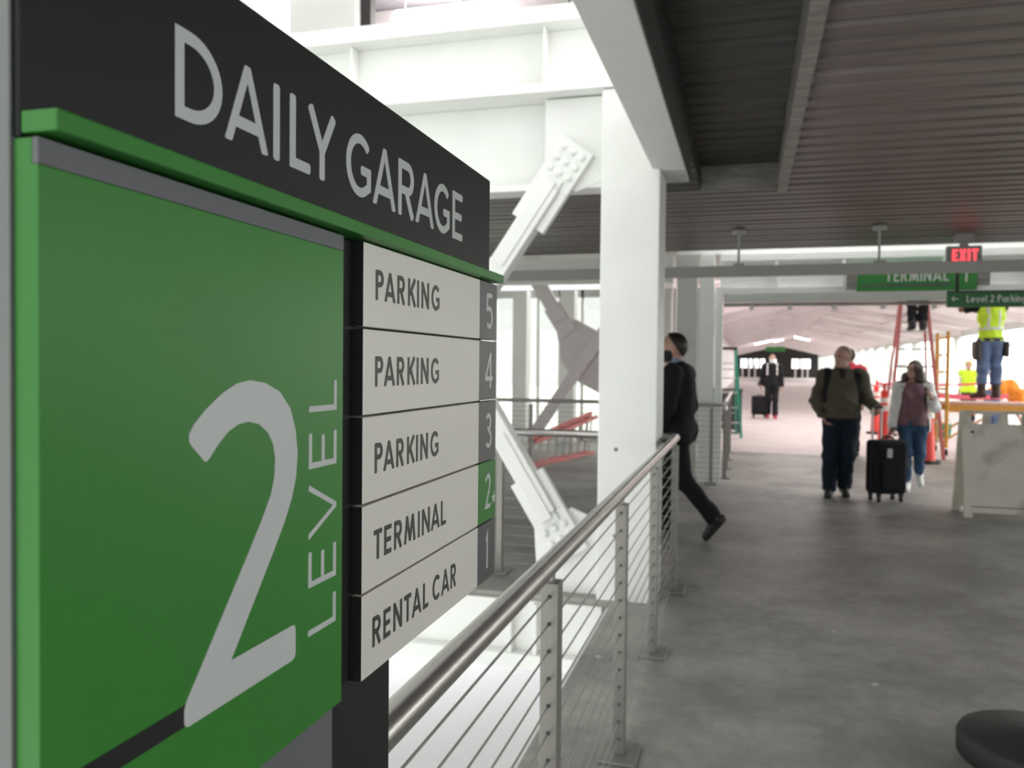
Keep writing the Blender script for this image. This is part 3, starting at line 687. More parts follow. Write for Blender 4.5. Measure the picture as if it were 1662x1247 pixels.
# ================================================================== LADDERS, CONES, TAPE, BOARD, SCAFFOLD
def ext_ladder():
    t = empty('step_ladder', 'red ladder with aluminium steps lying on its side behind the steel cable railing', 'ladder', (-2.8, 12.9, 0))
    a, b = Vector((-.30, -1.15, .02)), Vector((.22, 1.0, .02)); up0 = Vector((0.03, 0.02, .36)); up1 = Vector((.05, .02, .66)); up = up0
    d = (b-a).normalized()
    off = Vector((.10, 0, 0)); zero = Vector((0, 0, 0))
    for u0, u1, o_, wd_ in ((zero, zero, zero, .085), (up0, up1, zero, .085), (zero, zero, off, .06), (up0*.95, up1*.93, off, .06)):
        MB().bar(a+u0+o_, b+u1+o_, .035, wd_).build('rail', 'red', t, bevel=.003)
    n = 8
    for i in range(n):
        f = (i+.5)/n; p = a+(b-a)*f; u_ = up0.lerp(up1, f)
        MB().bar(p, p+u_, .075, .03, (1, 0, 0)).build('step', 'alu', t)
    for f in (.2, .55, .9): MB().bar(a+(b-a)*f+off, a+(b-a)*f+off+up0.lerp(up1, f)*.94, .03, .02, (1, 0, 0)).build('rear_brace', 'alu', t)
ext_ladder()
def step_ladder(name, label, loc, rz, H, wb, wt, spread, m, nr, group=None):
    t = empty(name, label, 'ladder', loc, rz, group)
    for s_ in (-1, 1):
        MB().bar((s_*wb/2, -spread/2, 0), (s_*wt/2, -.06, H-.04), .05, .085, (0, 1, 0)).build('front_rail', m, t, bevel=.003)
        MB().bar((s_*wb/2*.95, spread/2, 0), (s_*wt/2, .06, H-.06), .04, .05, (0, 1, 0)).build('rear_rail', m, t, bevel=.003)
        MB().bar((s_*wb/2*.8, -spread/4, H*.5), (s_*wb/2*.8, spread/4, H*.5), .01, .02).build('spreader', 'alu', t)
    for i in range(nr):
        f = (i+1)/(nr+1); w_ = wb+(wt-wb)*f; yy = -spread/2+(spread/2-.06)*f
        MB().box(-w_/2, w_/2, yy-.04, yy+.04, f*(H-.04)-.014, f*(H-.04)+.014).build('step', 'alu', t, bevel=.003)
    for i in range(3):
        f = (i+1)/4; w_ = wb*.95+(wt-wb*.95)*f; yy = spread/2+(.06-spread/2)*f
        MB().box(-w_/2, w_/2, yy-.012, yy+.012, f*H-.012, f*H+.012).build('rear_brace', 'alu', t)
    MB().box(-wt/2-.03, wt/2+.03, -.11, .11, H-.06, H).build('top_cap', 'black' if m == 'ladgreen' else m, t, bevel=.008)
    return t
step_ladder('step_ladder', 'green step ladder standing behind the posts at the hall entrance', (-.42, 18.6, 0), R(6), 1.93, .56, .36, 1.0, 'ladgreen', 5)
step_ladder('step_ladder', 'tall red step ladder with a worker standing high on it', (2.78, 15.9, 0), R(-4), 3.1, .84, .34, 1.7, 'red', 9)
t = empty('storage_crate', 'dark crate behind the green step ladder at the hall entrance', 'crate', (-.42, 19.6, 0))
MB().box(-.33, .33, -.3, .3, .08, .95).build('body', 'crate', t, bevel=.02)
MB().box(-.35, .35, -.32, .32, .95, 1.0).build('lid', 'black', t, bevel=.012)
for sx in (-1, 1):
    for sy in (-1, 1): MB().lathe([(.001, -.02), (.04, -.02), (.04, .02), (.001, .02)], (sx*.26, sy*.24, .04), 14, Matrix.Rotation(R(90), 3, 'Y')).build('wheel', 'black', t)

def cone():
    t = empty('delineator_cone', 'tall orange red cone beside the scaffold, right of the woman in white', 'traffic cone', (2.79, 14.45, 0), 0, 'orange red cones by the red ladder')
    MB().lathe([(.001, .05), (.20, .05), (.20, .0), (.001, .0)], n=8).build('base', 'rubber', t, bevel=.008)
    MB().lathe([(.115, .05), (.11, .09), (.062, .98), (.056, 1.05), (.064, 1.06), (.064, 1.085), (.03, 1.10), (.022, 1.17), (.036, 1.18), (.036, 1.22), (.001, 1.225)], n=28).build('cone_body', 'cone', t)
    MB().lathe([(.0885, .72), (.083, .82)], n=28).build('band', 'reflect', t)
    MB().lathe([(.0795, .87), (.0745, .96)], n=28).build('band', 'reflect', t)
    return t
c0 = cone()
for loc, lab in (((2.44, 16.5, 0), 'tall orange red cone just left of the woman in white'), ((2.86, 20.5, 0), 'farthest tall orange red cone behind the suitcase handle')):
    c = copy_tree(c0); c.location = loc; c['label'] = lab
# caution tape strung past the cones
def tape(label, pts, wd=.07):
    mb = MB(); n = len(pts); vs = []
    for i, p in enumerate(pts):
        vs += [Vector(p)+Vector((0, 0, wd/2)), Vector(p)-Vector((0, 0, wd/2))]
    th = Vector((0, .002, 0)); k = len(vs)
    mb.add(vs+[v+th for v in vs], [(2*i, 2*i+1, 2*i+3, 2*i+2) for i in range(n-1)]+[(k+2*i, k+2*i+2, k+2*i+3, k+2*i+1) for i in range(n-1)]+[(2*i, 2*i+2, k+2*i+2, k+2*i) for i in range(n-1)])
    tag(mb.build('caution_tape', 'tape'), label, 'tape', 'red caution tapes by the scaffold')
def sag(a, b, s_, n=14): return [Vector(a).lerp(Vector(b), i/n)-Vector((0, 0, s_*4*(i/n)*(1-i/n))) for i in range(n+1)]
tape('upper red caution tape stretched from the far cone past the scaffold', sag((2.86, 20.45, 1.16), (5.6, 20.9, 1.22), .05), .05)
tape('lower red caution tape drooping from the cone to the scaffold platform', sag((2.62, 16.42, 1.10), (4.75, 17.55, 1.0), .06), .085)

# A-frame board
t = empty('sandwich_board', 'dirty cream plastic sandwich board standing on the concrete at the right edge', 'sandwich board', (2.60, 9.55, 0), R(2))
def board_panel(name, sgn):
    mb = MB(); Wd, Hh = .92, 1.09; lean = .20
    o = Vector((-Wd/2, sgn*.24, 0)); u = Vector((1, 0, 0)); v = Vector((0, -sgn*lean, Hh)).normalized(); n_ = Vector((0, sgn, 0))
    # panel built of rails round three hand holes
    def q(u0, u1, v0, v1, d0=0, d1=.03): mb.prism([(u0, v0), (u1, v0), (u1, v1), (u0, v1)], o-n_*d1, u, v, n_, d1-d0)
    q(0, Wd, .10, .95)
    q(.0, .09, .95, Hh); q(.22, .27, .95, Hh-.03); q(.37, .43, .95, Hh-.03); q(.58, Wd, .95, Hh); q(.09, .58, Hh-.03, Hh)
    return mb.build(name, 'aframe', t, bevel=.006), (o, u, v, n_)
for sgn in (-1, 1):
    pnl, (o, u, v, n_) = board_panel('board_panel', sgn)
    mb = MB()
    mb.prism([(0, 0), (.07, 0), (.07, .05), (.85, .05), (.85, 0), (.92, 0), (.92, .105), (0, .105)], o-n_*.035, u, v, n_, .045)
    mb.prism([(0, .105), (.055, .105), (.055, .94), (0, .94)], o-n_*.0, u, v, n_, .008)
    mb.prism([(.865, .105), (.92, .105), (.92, .94), (.865, .94)], o-n_*.0, u, v, n_, .008)
    mb.build('frame_edge', 'aframe', pnl, bevel=.004)
    mb = MB(); mb.prism([(.06, .108), (.80, .108), (.80, .116), (.06, .116)], o, u, v, n_, .001)
    for uu in (.08, .82): mb.prism([(uu, .86), (uu+.03, .86), (uu+.03, .885), (uu, .885)], o, u, v, n_, .004)
    mb.build('fastener', 'leather', pnl)
# dirt stains on the board material
nt = M['aframe'].node_tree; b_ = nt.nodes['Principled BSDF']; src = b_.inputs['Base Color'].links[0].from_socket
tc = nt.nodes['Texture Coordinate']; n_ = nt.nodes.new('ShaderNodeTexNoise'); n_.inputs['Scale'].default_value = 3.2; n_.inputs['Detail'].default_value = 7
nt.links.new(tc.outputs['Object'], n_.inputs['Vector']); cr = nt.nodes.new('ShaderNodeValToRGB')
cr.color_ramp.elements[0].position = .52; cr.color_ramp.elements[1].position = .72; cr.color_ramp.elements[0].color = (0, 0, 0, 1); cr.color_ramp.elements[1].color = (.75, .75, .75, 1)
mx = nt.nodes.new('ShaderNodeMixRGB'); mx.inputs[2].default_value = (.27, .24, .17, 1)
nt.links.new(n_.outputs[0], cr.inputs[0]); nt.links.new(cr.outputs[0], mx.inputs[0]); nt.links.new(src, mx.inputs[1]); nt.links.new(mx.outputs[0], b_.inputs['Base Color'])

# rolling scaffold
t = empty('rolling_scaffold', 'orange rolling scaffold with a worker standing on its platform', 'scaffold', (4.28, 16.2, 0))
for sx in (-1, 1):
    fr = MB()
    for sy in (-1, 1): fr.tube([(sx*.95, sy*.42, .14), (sx*.95, sy*.42, 2.15)], .032, 10)
    for z in (.25, .55, 1.15, 1.45, 1.75, 2.05): fr.tube([(sx*.95, -.42, z), (sx*.95, .42, z)], .02, 8)
    fo = fr.build('end_frame', 'scaf', t)
    for sy in (-1, 1):
        MB().lathe([(.001, -.02), (.055, -.02), (.06, 0), (.055, .02), (.001, .02)], (sx*.95, sy*.42, .06), 18, Matrix.Rotation(R(90), 3, 'Y')).build('caster', 'rubber', fo)
for sy in (-1, 1):
    MB().box(-.93, .93, sy*.42-.02, sy*.42+.02, .76, .89).build('side_rail', 'scaf', t, bevel=.004)
    MB().bar((-.93, sy*.42, .30), (-.2, sy*.42, .78), .02, .03).build('diagonal', 'scaf', t)
MB().box(-.95, .95, -.40, .40, .89, .93).build('platform', 'plank', t, bevel=.004)
t = empty('tool_tub', 'small green plastic tub on the floor behind the scaffold frame', 'tub', (4.15, 20.0, 0))
MB().lathe([(.001, 0), (.15, 0), (.18, .28), (.195, .285), (.195, .30), (.17, .30), (.14, .02), (.001, .02)], n=24).build('body', mat('green_plastic', (.02, .36, .20), .4), t)
MB().tube([(.18*math.cos(R(a)), .02, .28+.17*math.sin(R(a))) for a in range(0, 181, 20)], .008, 6).build('handle', 'alu', t)

# suitcase of the man in olive
def suitcase(name, label, loc, rz, Wd, Dp, Hh, hx):
    t = empty(name, label, 'suitcase', loc, rz)
    body = MB().box(-Wd/2, Wd/2, -Dp/2, Dp/2, .095, .095+Hh).build('shell', 'blackcloth', t, bevel=.045); body.modifiers['bevel'].segments = 4
    mb = MB(); mb.box(-Wd/2+.05, Wd/2-.05, -Dp/2-.022, -Dp/2, .16, .095+Hh*.62)
    mb.build('front_pocket', 'blackcloth', t, bevel=.012)
    mb = MB(); mb.box(-Wd/2-.004, Wd/2+.004, -.016, -.006, .14, .05+Hh); mb.build('zip_band', 'black', t)
    mb = MB()
    mb.tube([(-.07, -.02, .09+Hh), (-.06, -.02, .13+Hh), (.06, -.02, .13+Hh), (.07, -.02, .09+Hh)], .012, 8); mb.build('carry_handle', 'black', t)
    mb = MB(); mb.tube([(hx-.055, Dp/2-.03, .09+Hh), (hx-.055, Dp/2-.03, .45+Hh)], .012, 8); mb.tube([(hx+.055, Dp/2-.03, .09+Hh), (hx+.055, Dp/2-.03, .45+Hh)], .012, 8)
    tl = mb.build('telescopic_tubes', 'alu', t)
    mb = MB(); mb.tube([(hx-.065, Dp/2-.03, .46+Hh), (hx+.065, Dp/2-.03, .46+Hh)], .017, 10); mb.build('grip', 'black', tl)
    for sx in (-1, 1):
        for sy in (-1, 1):
            c = (sx*(Wd/2-.05), sy*(Dp/2-.05), .03)
            wb_ = MB(); wb_.lathe([(.001, -.012), (.026, -.012), (.03, -.006), (.03, .006), (.026, .012), (.001, .012)], c, 16, Matrix.Rotation(R(90), 3, 'Y'))
            wo_ = wb_.build('wheel', 'rubber', t)
            fk = MB(); fk.box(c[0]-.022, c[0]+.022, c[1]-.02, c[1]+.02, .058, .105); fk.build('wheel_housing', 'black', t, bevel=.006)
    return t
s1 = suitcase('suitcase', 'black four wheeled suitcase rolled by the man in the olive fleece', (1.53, 10.12, 0), R(27), .38, .25, .60, -.06)
MB().box(-.03, .03, -.005, .005, -.05, .05).build('luggage_tag', 'sletter', s1, loc=(-.06, -.145, .56))

# ================================================================== PEOPLE: smooth signed-distance bodies meshed once
def surface_nets(v, org, h):
    ins = v < 0
    c = [ins[i:ins.shape[0]-1+i, j:ins.shape[1]-1+j, k:ins.shape[2]-1+k] for i in (0, 1) for j in (0, 1) for k in (0, 1)]
    allc = np.logical_and.reduce(c); anyc = np.logical_or.reduce(c); cell = anyc & ~allc
    ijk = np.argwhere(cell); idx = -np.ones(cell.shape, dtype=np.int64); idx[cell] = np.arange(len(ijk))
    pos = np.zeros((len(ijk), 3)); cnt = np.zeros(len(ijk))
    corners = [(i, j, k) for i in (0, 1) for j in (0, 1) for k in (0, 1)]
    vals = {co: v[ijk[:, 0]+co[0], ijk[:, 1]+co[1], ijk[:, 2]+co[2]] for co in corners}
    for a in corners:
        for ax in range(3):
            if a[ax] == 0:
                b = list(a); b[ax] = 1; b = tuple(b); va, vb = vals[a], vals[b]; m = (va < 0) != (vb < 0)
                t = np.where(m, va/np.where(m, va-vb, 1), 0); p = np.array(a)[None, :]+np.zeros((len(ijk), 3)); p[:, ax] += t
                pos += p*m[:, None]; cnt += m
    pos = (ijk+pos/cnt[:, None])*h+org
    faces = []
    for ax in range(3):
        b_, c_ = (ax+1) % 3, (ax+2) % 3
        sl0 = [slice(None)]*3; sl1 = [slice(None)]*3; sl0[ax] = slice(0, -1); sl1[ax] = slice(1, None)
        d = ins[tuple(sl0)] != ins[tuple(sl1)]
        e = np.argwhere(d); e = e[(e[:, b_] > 0) & (e[:, c_] > 0) & (e[:, b_] < cell.shape[b_]) & (e[:, c_] < cell.shape[c_])]
        if not len(e): continue
        def at_(db, dc):
            q = e.copy(); q[:, b_] += db; q[:, c_] += dc; return idx[q[:, 0], q[:, 1], q[:, 2]]
        quad = np.stack([at_(-1, -1), at_(0, -1), at_(0, 0), at_(-1, 0)], 1)
        flip = ~ins[e[:, 0], e[:, 1], e[:, 2]]; quad[flip] = quad[flip][:, ::-1]; faces.append(quad)
    return pos, np.concatenate(faces)
def smin(a, b, k):
    hh = np.clip(.5+.5*(b-a)/k, 0, 1); return b*(1-hh)+a*hh-k*hh*(1-hh)
def V3(*a): return np.array(a, float)
def bounds(pr):
    if pr[0] == 'e': r = max(pr[2]); return pr[1]-r, pr[1]+r
    r = max(pr[3], pr[4]); return np.minimum(pr[1], pr[2])-r, np.maximum(pr[1], pr[2])+r
def dist(pr, X, Y, Z):
    if pr[0] == 'e':
        p = [X-pr[1][0], Y-pr[1][1], Z-pr[1][2]]
        if len(pr) > 3 and pr[3] is not None:
            m = pr[3]; p = [m[0][i]*p[0]+m[1][i]*p[1]+m[2][i]*p[2] for i in range(3)]
        r = pr[2]; k0 = np.sqrt((p[0]/r[0])**2+(p[1]/r[1])**2+(p[2]/r[2])**2)+1e-9
        k1 = np.sqrt((p[0]/r[0]**2)**2+(p[1]/r[1]**2)**2+(p[2]/r[2]**2)**2)+1e-9
        return k0*(k0-1)/k1
    a, b, ra, rb = pr[1:5]; d = b-a; L2 = d@d
    t = np.clip(((X-a[0])*d[0]+(Y-a[1])*d[1]+(Z-a[2])*d[2])/L2, 0, 1)
    dd = np.sqrt((X-a[0]-t*d[0])**2+(Y-a[1]-t*d[1])**2+(Z-a[2]-t*d[2])**2)-(ra+(rb-ra)*t)
    if pr[0] == 'cf':
        u = d/math.sqrt(L2); dd = np.maximum(dd, (X-b[0])*u[0]+(Y-b[1])*u[1]+(Z-b[2])*u[2])
    return dd
def sdf_obj(name, groups, h, m, parent, inflate=0.0, cuts=(), fold=0.0, scale=1.0, seed=0):
    """groups: [(k, [prims])] blended inside with k, and with each other with .008"""
    lo = np.min([bounds(p)[0] for _, g_ in groups for p in g_], 0)-inflate-.03; hi = np.max([bounds(p)[1] for _, g_ in groups for p in g_], 0)+inflate+.03
    n = np.ceil((hi-lo)/h).astype(int)+2; ax = [lo[i]+h*np.arange(n[i]) for i in range(3)]
    v = np.full(tuple(n), .12)
    for k, g_ in groups:
        w_ = v if len(groups) == 1 else np.full(tuple(n), .12)
        for pr in g_:
            b0, b1 = bounds(pr); mg = k+.07
            s0 = np.maximum(np.floor((b0-mg-lo)/h).astype(int), 0); s1 = np.minimum(np.ceil((b1+mg-lo)/h).astype(int)+1, n)
            sl = tuple(slice(a, b) for a, b in zip(s0, s1)); X, Y, Z = np.meshgrid(*[ax[i][sl[i]] for i in range(3)], indexing='ij')
            w_[sl] = smin(w_[sl], dist(pr, X, Y, Z), k)
        if w_ is not v: v = smin(v, w_, .008)
    X, Y, Z = np.meshgrid(*ax, indexing='ij', sparse=True)
    v = v-inflate
    if fold:
        rs = np.random.RandomState(seed)
        for i in range(5):
            d = rs.normal(size=3)*np.array([1, 1, .6]); d = d/np.linalg.norm(d)*rs.uniform(28, 60); v = v+fold*.5*np.sin(d[0]*X+d[1]*Y+d[2]*Z+rs.uniform(0, 6)+1.2*np.sin(9*Z+i))
    for f in cuts: v = np.maximum(v, f(X, Y, Z))
    v[0], v[-1] = .05, .05; v[:, 0], v[:, -1] = .05, .05; v[:, :, 0], v[:, :, -1] = .05, .05
    pos, fc = surface_nets(v, lo, h)
    me = bpy.data.meshes.new(name); me.from_pydata((pos*scale).tolist(), [], fc.tolist()); me.polygons.foreach_set('use_smooth', [True]*len(fc)); me.update()
    me.materials.append(M[m]); o = bpy.data.objects.new(name, me); COL.objects.link(o)
    if parent: o.parent = parent
    return o
def norm(v): return v/np.linalg.norm(v)
def hand(wr, d, n_, side, curl):
    d = norm(d); n_ = norm(n_-d*(n_@d)); w_ = np.cross(n_, d)*side
    pr = []; L = [.070, .078, .074, .058]
    for i in range(4):
        o = (1.5-i)*.021*w_; kn = wr+d*(.088-.004*abs(i-1))+o
        pr.append(('c', wr+d*.008+o*.55, kn, .014, .0125))
        c1, c2 = R(curl*55+4*i), R(curl*125+6*i)
        d1 = d*math.cos(c1)+n_*math.sin(c1); d2 = d*math.cos(c2)+n_*math.sin(c2)
        m1 = kn+d1*L[i]*.52+o*.06; e1 = m1+d2*L[i]*.5
        pr += [('c', kn, m1, .0095, .0088), ('c', m1, e1, .0088, .0072)]
    tb = wr+d*.025+w_*.024; tm = tb+(d*.55+w_*.62+n_*.35)*.042; te = tm+(d*.85+w_*.12+n_*(.25+.4*curl))*.036
    pr += [('c', tb, tm, .0135, .011), ('c', tm, te, .0105, .0085)]
    return pr
BASE = dict(P=(0, 0, .95), A=(0, 0, 1.12), C=(0, .0, 1.30), N=(0, -.01, 1.475), H=(0, .025, 1.635),
            shR=(.185, 0, 1.42), elR=(.235, -.03, 1.13), wrR=(.25, .04, .885), hipR=(.092, 0, .93), knR=(.10, .02, .50), anR=(.10, -.02, .085), toR=(.125, .15, .03),
            shL=(-.185, 0, 1.42), elL=(-.235, -.03, 1.13), wrL=(-.25, .04, .885), hipL=(-.092, 0, .93), knL=(-.10, .02, .50), anL=(-.10, -.02, .085), toL=(-.125, .15, .03))
class Person:
    def __init__(s, label, loc, rz, Ht, J=None, yaw=0, pitch=0, bulk=1.0, belly=0.0, vox=.008, skin='skin', curlR=.4, curlL=.4, face=True, name='person', handL=None, handR=None, hs=1.0):
        j = {k: V3(*v) for k, v in BASE.items()}
        for k, v in (J or {}).items(): j[k] = V3(*v)
        s.j, s.vox, s.sc, s.bulk, s.label = j, vox, Ht/1.75, bulk, label
        cy, sy = math.cos(R(yaw)), math.sin(R(yaw)); cp, sp_ = math.cos(R(pitch)), math.sin(R(pitch))
        # columns: right, forward, up of the head (yaw>0 turns to the person's left)
        s.hm = np.array([[cy, -sy*cp, sy*sp_], [sy, cy*cp, -cy*sp_], [0, sp_, cp]])
        Hc = j['H']; hp = lambda x, y, z: Hc+s.hm@V3(x, y, z)*hs
        s.hp = hp; mrow = s.hm
        s.torso = [('e', j['P'], (.160*bulk, .120+belly*.5, .125)), ('e', j['A']+V3(0, belly*.6, 0), (.145*bulk+belly*.4, .108+belly, .17)), ('e', j['C'], (.165*bulk, .118*bulk, .19)),
                   ('c', j['shR'], j['shL'], .062, .062), ('c', j['C']+V3(0, 0, .08), j['N'], .085, .058)]
        s.head = [('e', hp(0, 0, .02), (.074, .093, .098), mrow), ('e', hp(0, .022, -.050), (.058, .070, .070), mrow), ('c', hp(0, .075, -.085), hp(0, .078, -.088), .022, .022),
                  ('c', hp(0, .088, .012), hp(0, .108, -.024), .010, .0135), ('e', hp(.074, -.005, -.010), (.010, .018, .030), mrow), ('e', hp(-.074, -.005, -.010), (.010, .018, .030), mrow),
                  ('c', hp(-.03, .082, .028), hp(.03, .082, .028), .012, .012)]
        s.head = [(p_[0], p_[1], tuple(hs*r for r in p_[2]), p_[3]) if p_[0] == 'e' else (p_[0], p_[1], p_[2], p_[3]*hs, p_[4]*hs) for p_ in s.head]; s.hs = hs
        s.neck = [('c', j['N'], hp(0, -.02, -.06), .056, .054)]
        s.arm = {q: [('c', j['sh'+q], j['el'+q], .052, .041), ('c', j['el'+q], j['wr'+q], .042, .028)] for q in 'RL'}
        s.leg = {q: [('c', j['hip'+q], j['kn'+q], .082, .050), ('c', j['kn'+q], j['kn'+q]*.65+j['an'+q]*.35, .047, .049), ('c', j['kn'+q]*.65+j['an'+q]*.35, j['an'+q], .049, .036)] for q in 'RL'}
        s.foot = {}
        for q in 'RL':
            f = norm(j['to'+q]-j['an'+q]); sh_ = norm(j['an'+q]-j['kn'+q]); heel = j['an'+q]+sh_*.045-f*.035
            s.foot[q] = [('c', j['an'+q], heel, .036, .032), ('c', heel, j['to'+q], .033, .026), ('c', j['an'+q], j['to'+q], .035, .024)]
        hands = []
        for q, sd, cu, hd in (('R', 1, curlR, handR), ('L', -1, curlL, handL)):
            d = V3(*hd[0]) if hd else j['wr'+q]-j['el'+q]; n_ = V3(*hd[1]) if hd else V3(-sd, .25, 0)
            hands += hand(j['wr'+q], d, n_, sd, cu)
        allb = s.torso+s.neck+s.arm['R']+s.arm['L']+s.leg['R']+s.leg['L']+s.foot['R']+s.foot['L']
        s.o = sdf_obj(name, [(.03, allb), (.012, s.head), (.006, hands)], vox, skin, None, scale=s.sc)
        s.o.location = loc; s.o.rotation_euler.z = rz; tag(s.o, label, 'person')
        if face:
            for q in (-1, 1):
                mb = MB(); c = hp(q*.031, .086, .012)*s.sc; mb.lathe([(.0005, .010), (.007, .008), (.0105, 0), (.007, -.008), (.0005, -.010)], c, 12); mb.build('eye', 'eye', s.o)
            sdf_obj('lips', [(.006, [('c', hp(-.018, .084, -.052), hp(.018, .084, -.052), .0075, .0075)])], .004, 'lips', s.o, scale=s.sc)
    def part(s, name, prims, m, inf, cuts=(), fold=0.0, k=.03, vox=None, seed=1):
        return sdf_obj(name, [(k, prims)], vox or s.vox, m, s.o, inf, cuts, fold, s.sc, seed)
    def top(s, name, m, inf=.02, hem=.90, neck=1.50, sleeve=.92, fold=.005, extra=(), wrist_r=.040, seed=1, cuts=(), torso_only=False, upper=False):
        j = s.j; pr = [p for p in s.torso]
        if hem < .90:
            for q in 'RL': pr.append(('c', j['hip'+q], j['hip'+q]*.6+j['kn'+q]*.4, .10*s.bulk, .095*s.bulk))
        if not torso_only:
            for q in 'RL':
                if upper: pr.append(('cf', j['sh'+q], j['sh'+q]*(1-sleeve)+j['el'+q]*sleeve, .058, .052))
                else: pr += [('c', j['sh'+q], j['el'+q], .058, .048), ('cf', j['el'+q], j['el'+q]*(1-sleeve)+j['wr'+q]*sleeve, .047, wrist_r)]
        hemp = hem
        cs = [lambda X, Y, Z: hemp-Z+0*X+0*Y if True else 0]
        if hem is None: cs = []
        nk = lambda X, Y, Z: (Z-neck-.25*(-(Y-j['N'][1])))+0*X
        if neck: cs.append(nk)
        return s.part(name, pr+list(extra), m, inf, cs+list(cuts), fold, seed=seed)
    def trousers(s, m, inf=.012, waist=1.0, ankle=.96, hem_r=.058, fold=.005, thigh=.094, knee=.068, seed=2, hang=True):
        j = s.j; pr = list(s.torso[:2])
        for q in 'RL':
            pr += [('c', j['hip'+q], j['kn'+q], thigh*s.bulk**.5, knee), ('c', j['kn'+q], j['kn'+q]+V3(0, .001, 0), knee*1.06, knee*1.06), ('cf', j['kn'+q], j['kn'+q]*(1-ankle)+j['an'+q]*ankle, knee, hem_r)]
        return s.part('trousers', pr, m, inf, [lambda X, Y, Z: Z-waist+0*X+0*Y], fold, seed=seed)
    def shoes(s, m, inf=.010, shaft=0.0):
        for q in 'RL':
            j = s.j; f = norm(j['to'+q]-j['an'+q]); sh_ = norm(j['an'+q]-j['kn'+q]); side_ = norm(np.cross(f, sh_)); up = norm(np.cross(side_, f))
            if up @ sh_ > 0: up = -up
            fl = norm(np.cross(up, side_)); an = j['an'+q]; toe = j['to'+q]
            heel = an+sh_*.045-f*.035
            pr = list(s.foot[q])
            if shaft: pr.append(('cf', an+sh_*.03, an-sh_*shaft, .045, .052))
            else: pr.append(('cf', heel, an-sh_*.015, .04, .040))
            # flat sole: plane through the undersides of heel and toe
            a = heel+sh_*.0; tdir = norm(toe-heel); nrm = norm(np.cross(norm(np.cross(tdir, sh_)), tdir))
            if nrm @ sh_ < 0: nrm = -nrm
            p0 = heel+nrm*.036
            s.part('shoe', pr, m, inf, [lambda X, Y, Z, p0=p0, nrm=nrm: (X-p0[0])*nrm[0]+(Y-p0[1])*nrm[1]+(Z-p0[2])*nrm[2]], 0, .02, seed=3)
    def hair(s, m, inf=.012, line=.045, back=-.075, extra=(), fold=.002, full=False):
        hp, hm, Hc = s.hp, s.hm, s.j['H']
        def loc_(X, Y, Z): return [hm[0][i]*(X-Hc[0])+hm[1][i]*(Y-Hc[1])+hm[2][i]*(Z-Hc[2]) for i in range(3)]
        def cut(X, Y, Z):
            p = loc_(X, Y, Z)           # keep above a line running from the forehead back to the nape
            return (line-(p[2]))*.8+np.minimum(p[1]-.0, .06)*1.15*1.0-.0+np.where(p[1] < -.02, -10*0, 0)
        return s.part('hair', [('e', hp(0, -.004, .024), (.075*s.hs, .094*s.hs, .098*s.hs), hm)]+list(extra), m, inf, [cut] if not full else list(full), fold, .02, vox=min(s.vox, .007), seed=5)
    def mask(s, m):
        hp, hm = s.hp, s.hm
        def cut(X, Y, Z):
            Hc = s.j['H']; p = [hm[0][i]*(X-Hc[0])+hm[1][i]*(Y-Hc[1])+hm[2][i]*(Z-Hc[2]) for i in range(3)]
            return np.maximum(np.maximum(p[2]+.012, -.112-p[2]), .005-p[1])
        return s.part('face_mask', s.head[:3]+[('c', hp(0, .09, -.02), hp(0, .10, -.05), .014, .012)], m, .006, [cut], 0, .02, vox=min(s.vox, .006))

# --- man in the black suit walking left
p = Person('man in a black suit walking left past the column, black face mask', (-.565, 7.47, 0), R(74), 1.77,
           dict(C=(0, .02, 1.30), N=(0, .03, 1.475), H=(0, .065, 1.635), shR=(.185, .02, 1.42), shL=(-.185, .01, 1.42), elR=(.22, -.01, 1.13), wrR=(.225, .10, .90), elL=(-.24, .02, 1.13), wrL=(-.245, .14, .91),
                knR=(.09, .13, .50), anR=(.09, .12, .085), toR=(.10, .29, .03), knL=(-.09, -.08, .50), anL=(-.09, -.36, .19), toL=(-.10, -.29, .04)), yaw=16, hs=1.13, bulk=1.10, skin='skin')
p.top('jacket', 'suit', .022, .82, 1.515, .97, .004)
p.part('shirt_collar', [('c', p.j['N']+V3(0, -.005, .0), p.j['N']+V3(0, .012, .055), .066, .060)], 'shirtblue', .004, [lambda X, Y, Z: Z-1.545-.35*Y+0*X])
p.trousers('suit', .008, 1.0, .97, .062); p.shoes('black'); p.hair('hair_dark', .014, .052); p.mask('mask_black')
# --- man in olive fleece
o = Person('man in an olive half zip fleece and dark jeans, hand on the suitcase handle', (1.07, 10.33, 0), R(178), 1.735,
           dict(elR=(.285, -.05, 1.13), wrR=(.20, .06, .93), shR=(.20, 0, 1.42), shL=(-.20, 0, 1.42), elL=(-.285, -.03, 1.14), wrL=(-.36, .08, 1.065), hipR=(.10, 0, .93), hipL=(-.10, 0, .93), knR=(.115, .07, .50), anR=(.125, .03, .085), toR=(.145, .20, .03), knL=(-.065, .03, .5), anL=(-.055, -.10, .10), toL=(-.065, .07, .03), H=(0, .03, 1.635)),
           yaw=-42, bulk=1.17, hs=1.09, belly=.04, curlR=.5, curlL=.9, handL=((-.1, .35, -.95), (.3, .95, .2)))
o.top('fleece', 'olive', .024, .925, 1.52, .93, .006, seed=4)
o.part('collar', [('c', o.j['N']+V3(0, -.02, -.005), o.j['N']+V3(0, -.01, .05), .085, .082)], 'olivecollar', .004, [lambda X, Y, Z: Z-1.545+.55*Y+0*X, lambda X, Y, Z: np.where(Y > .0, .028-np.abs(X)+(Z-1.5)*-.35, -1)+0*Z])
o.part('undershirt', [('c', o.j['N']+V3(0, .012, -.02), o.j['N']+V3(0, .005, .035), .070, .066), ('c', V3(0, .135, 1.42), V3(0, .085, 1.47), .028, .045)], 'navyshirt', .002, [lambda X, Y, Z: Z-1.525+.3*Y+0*X])
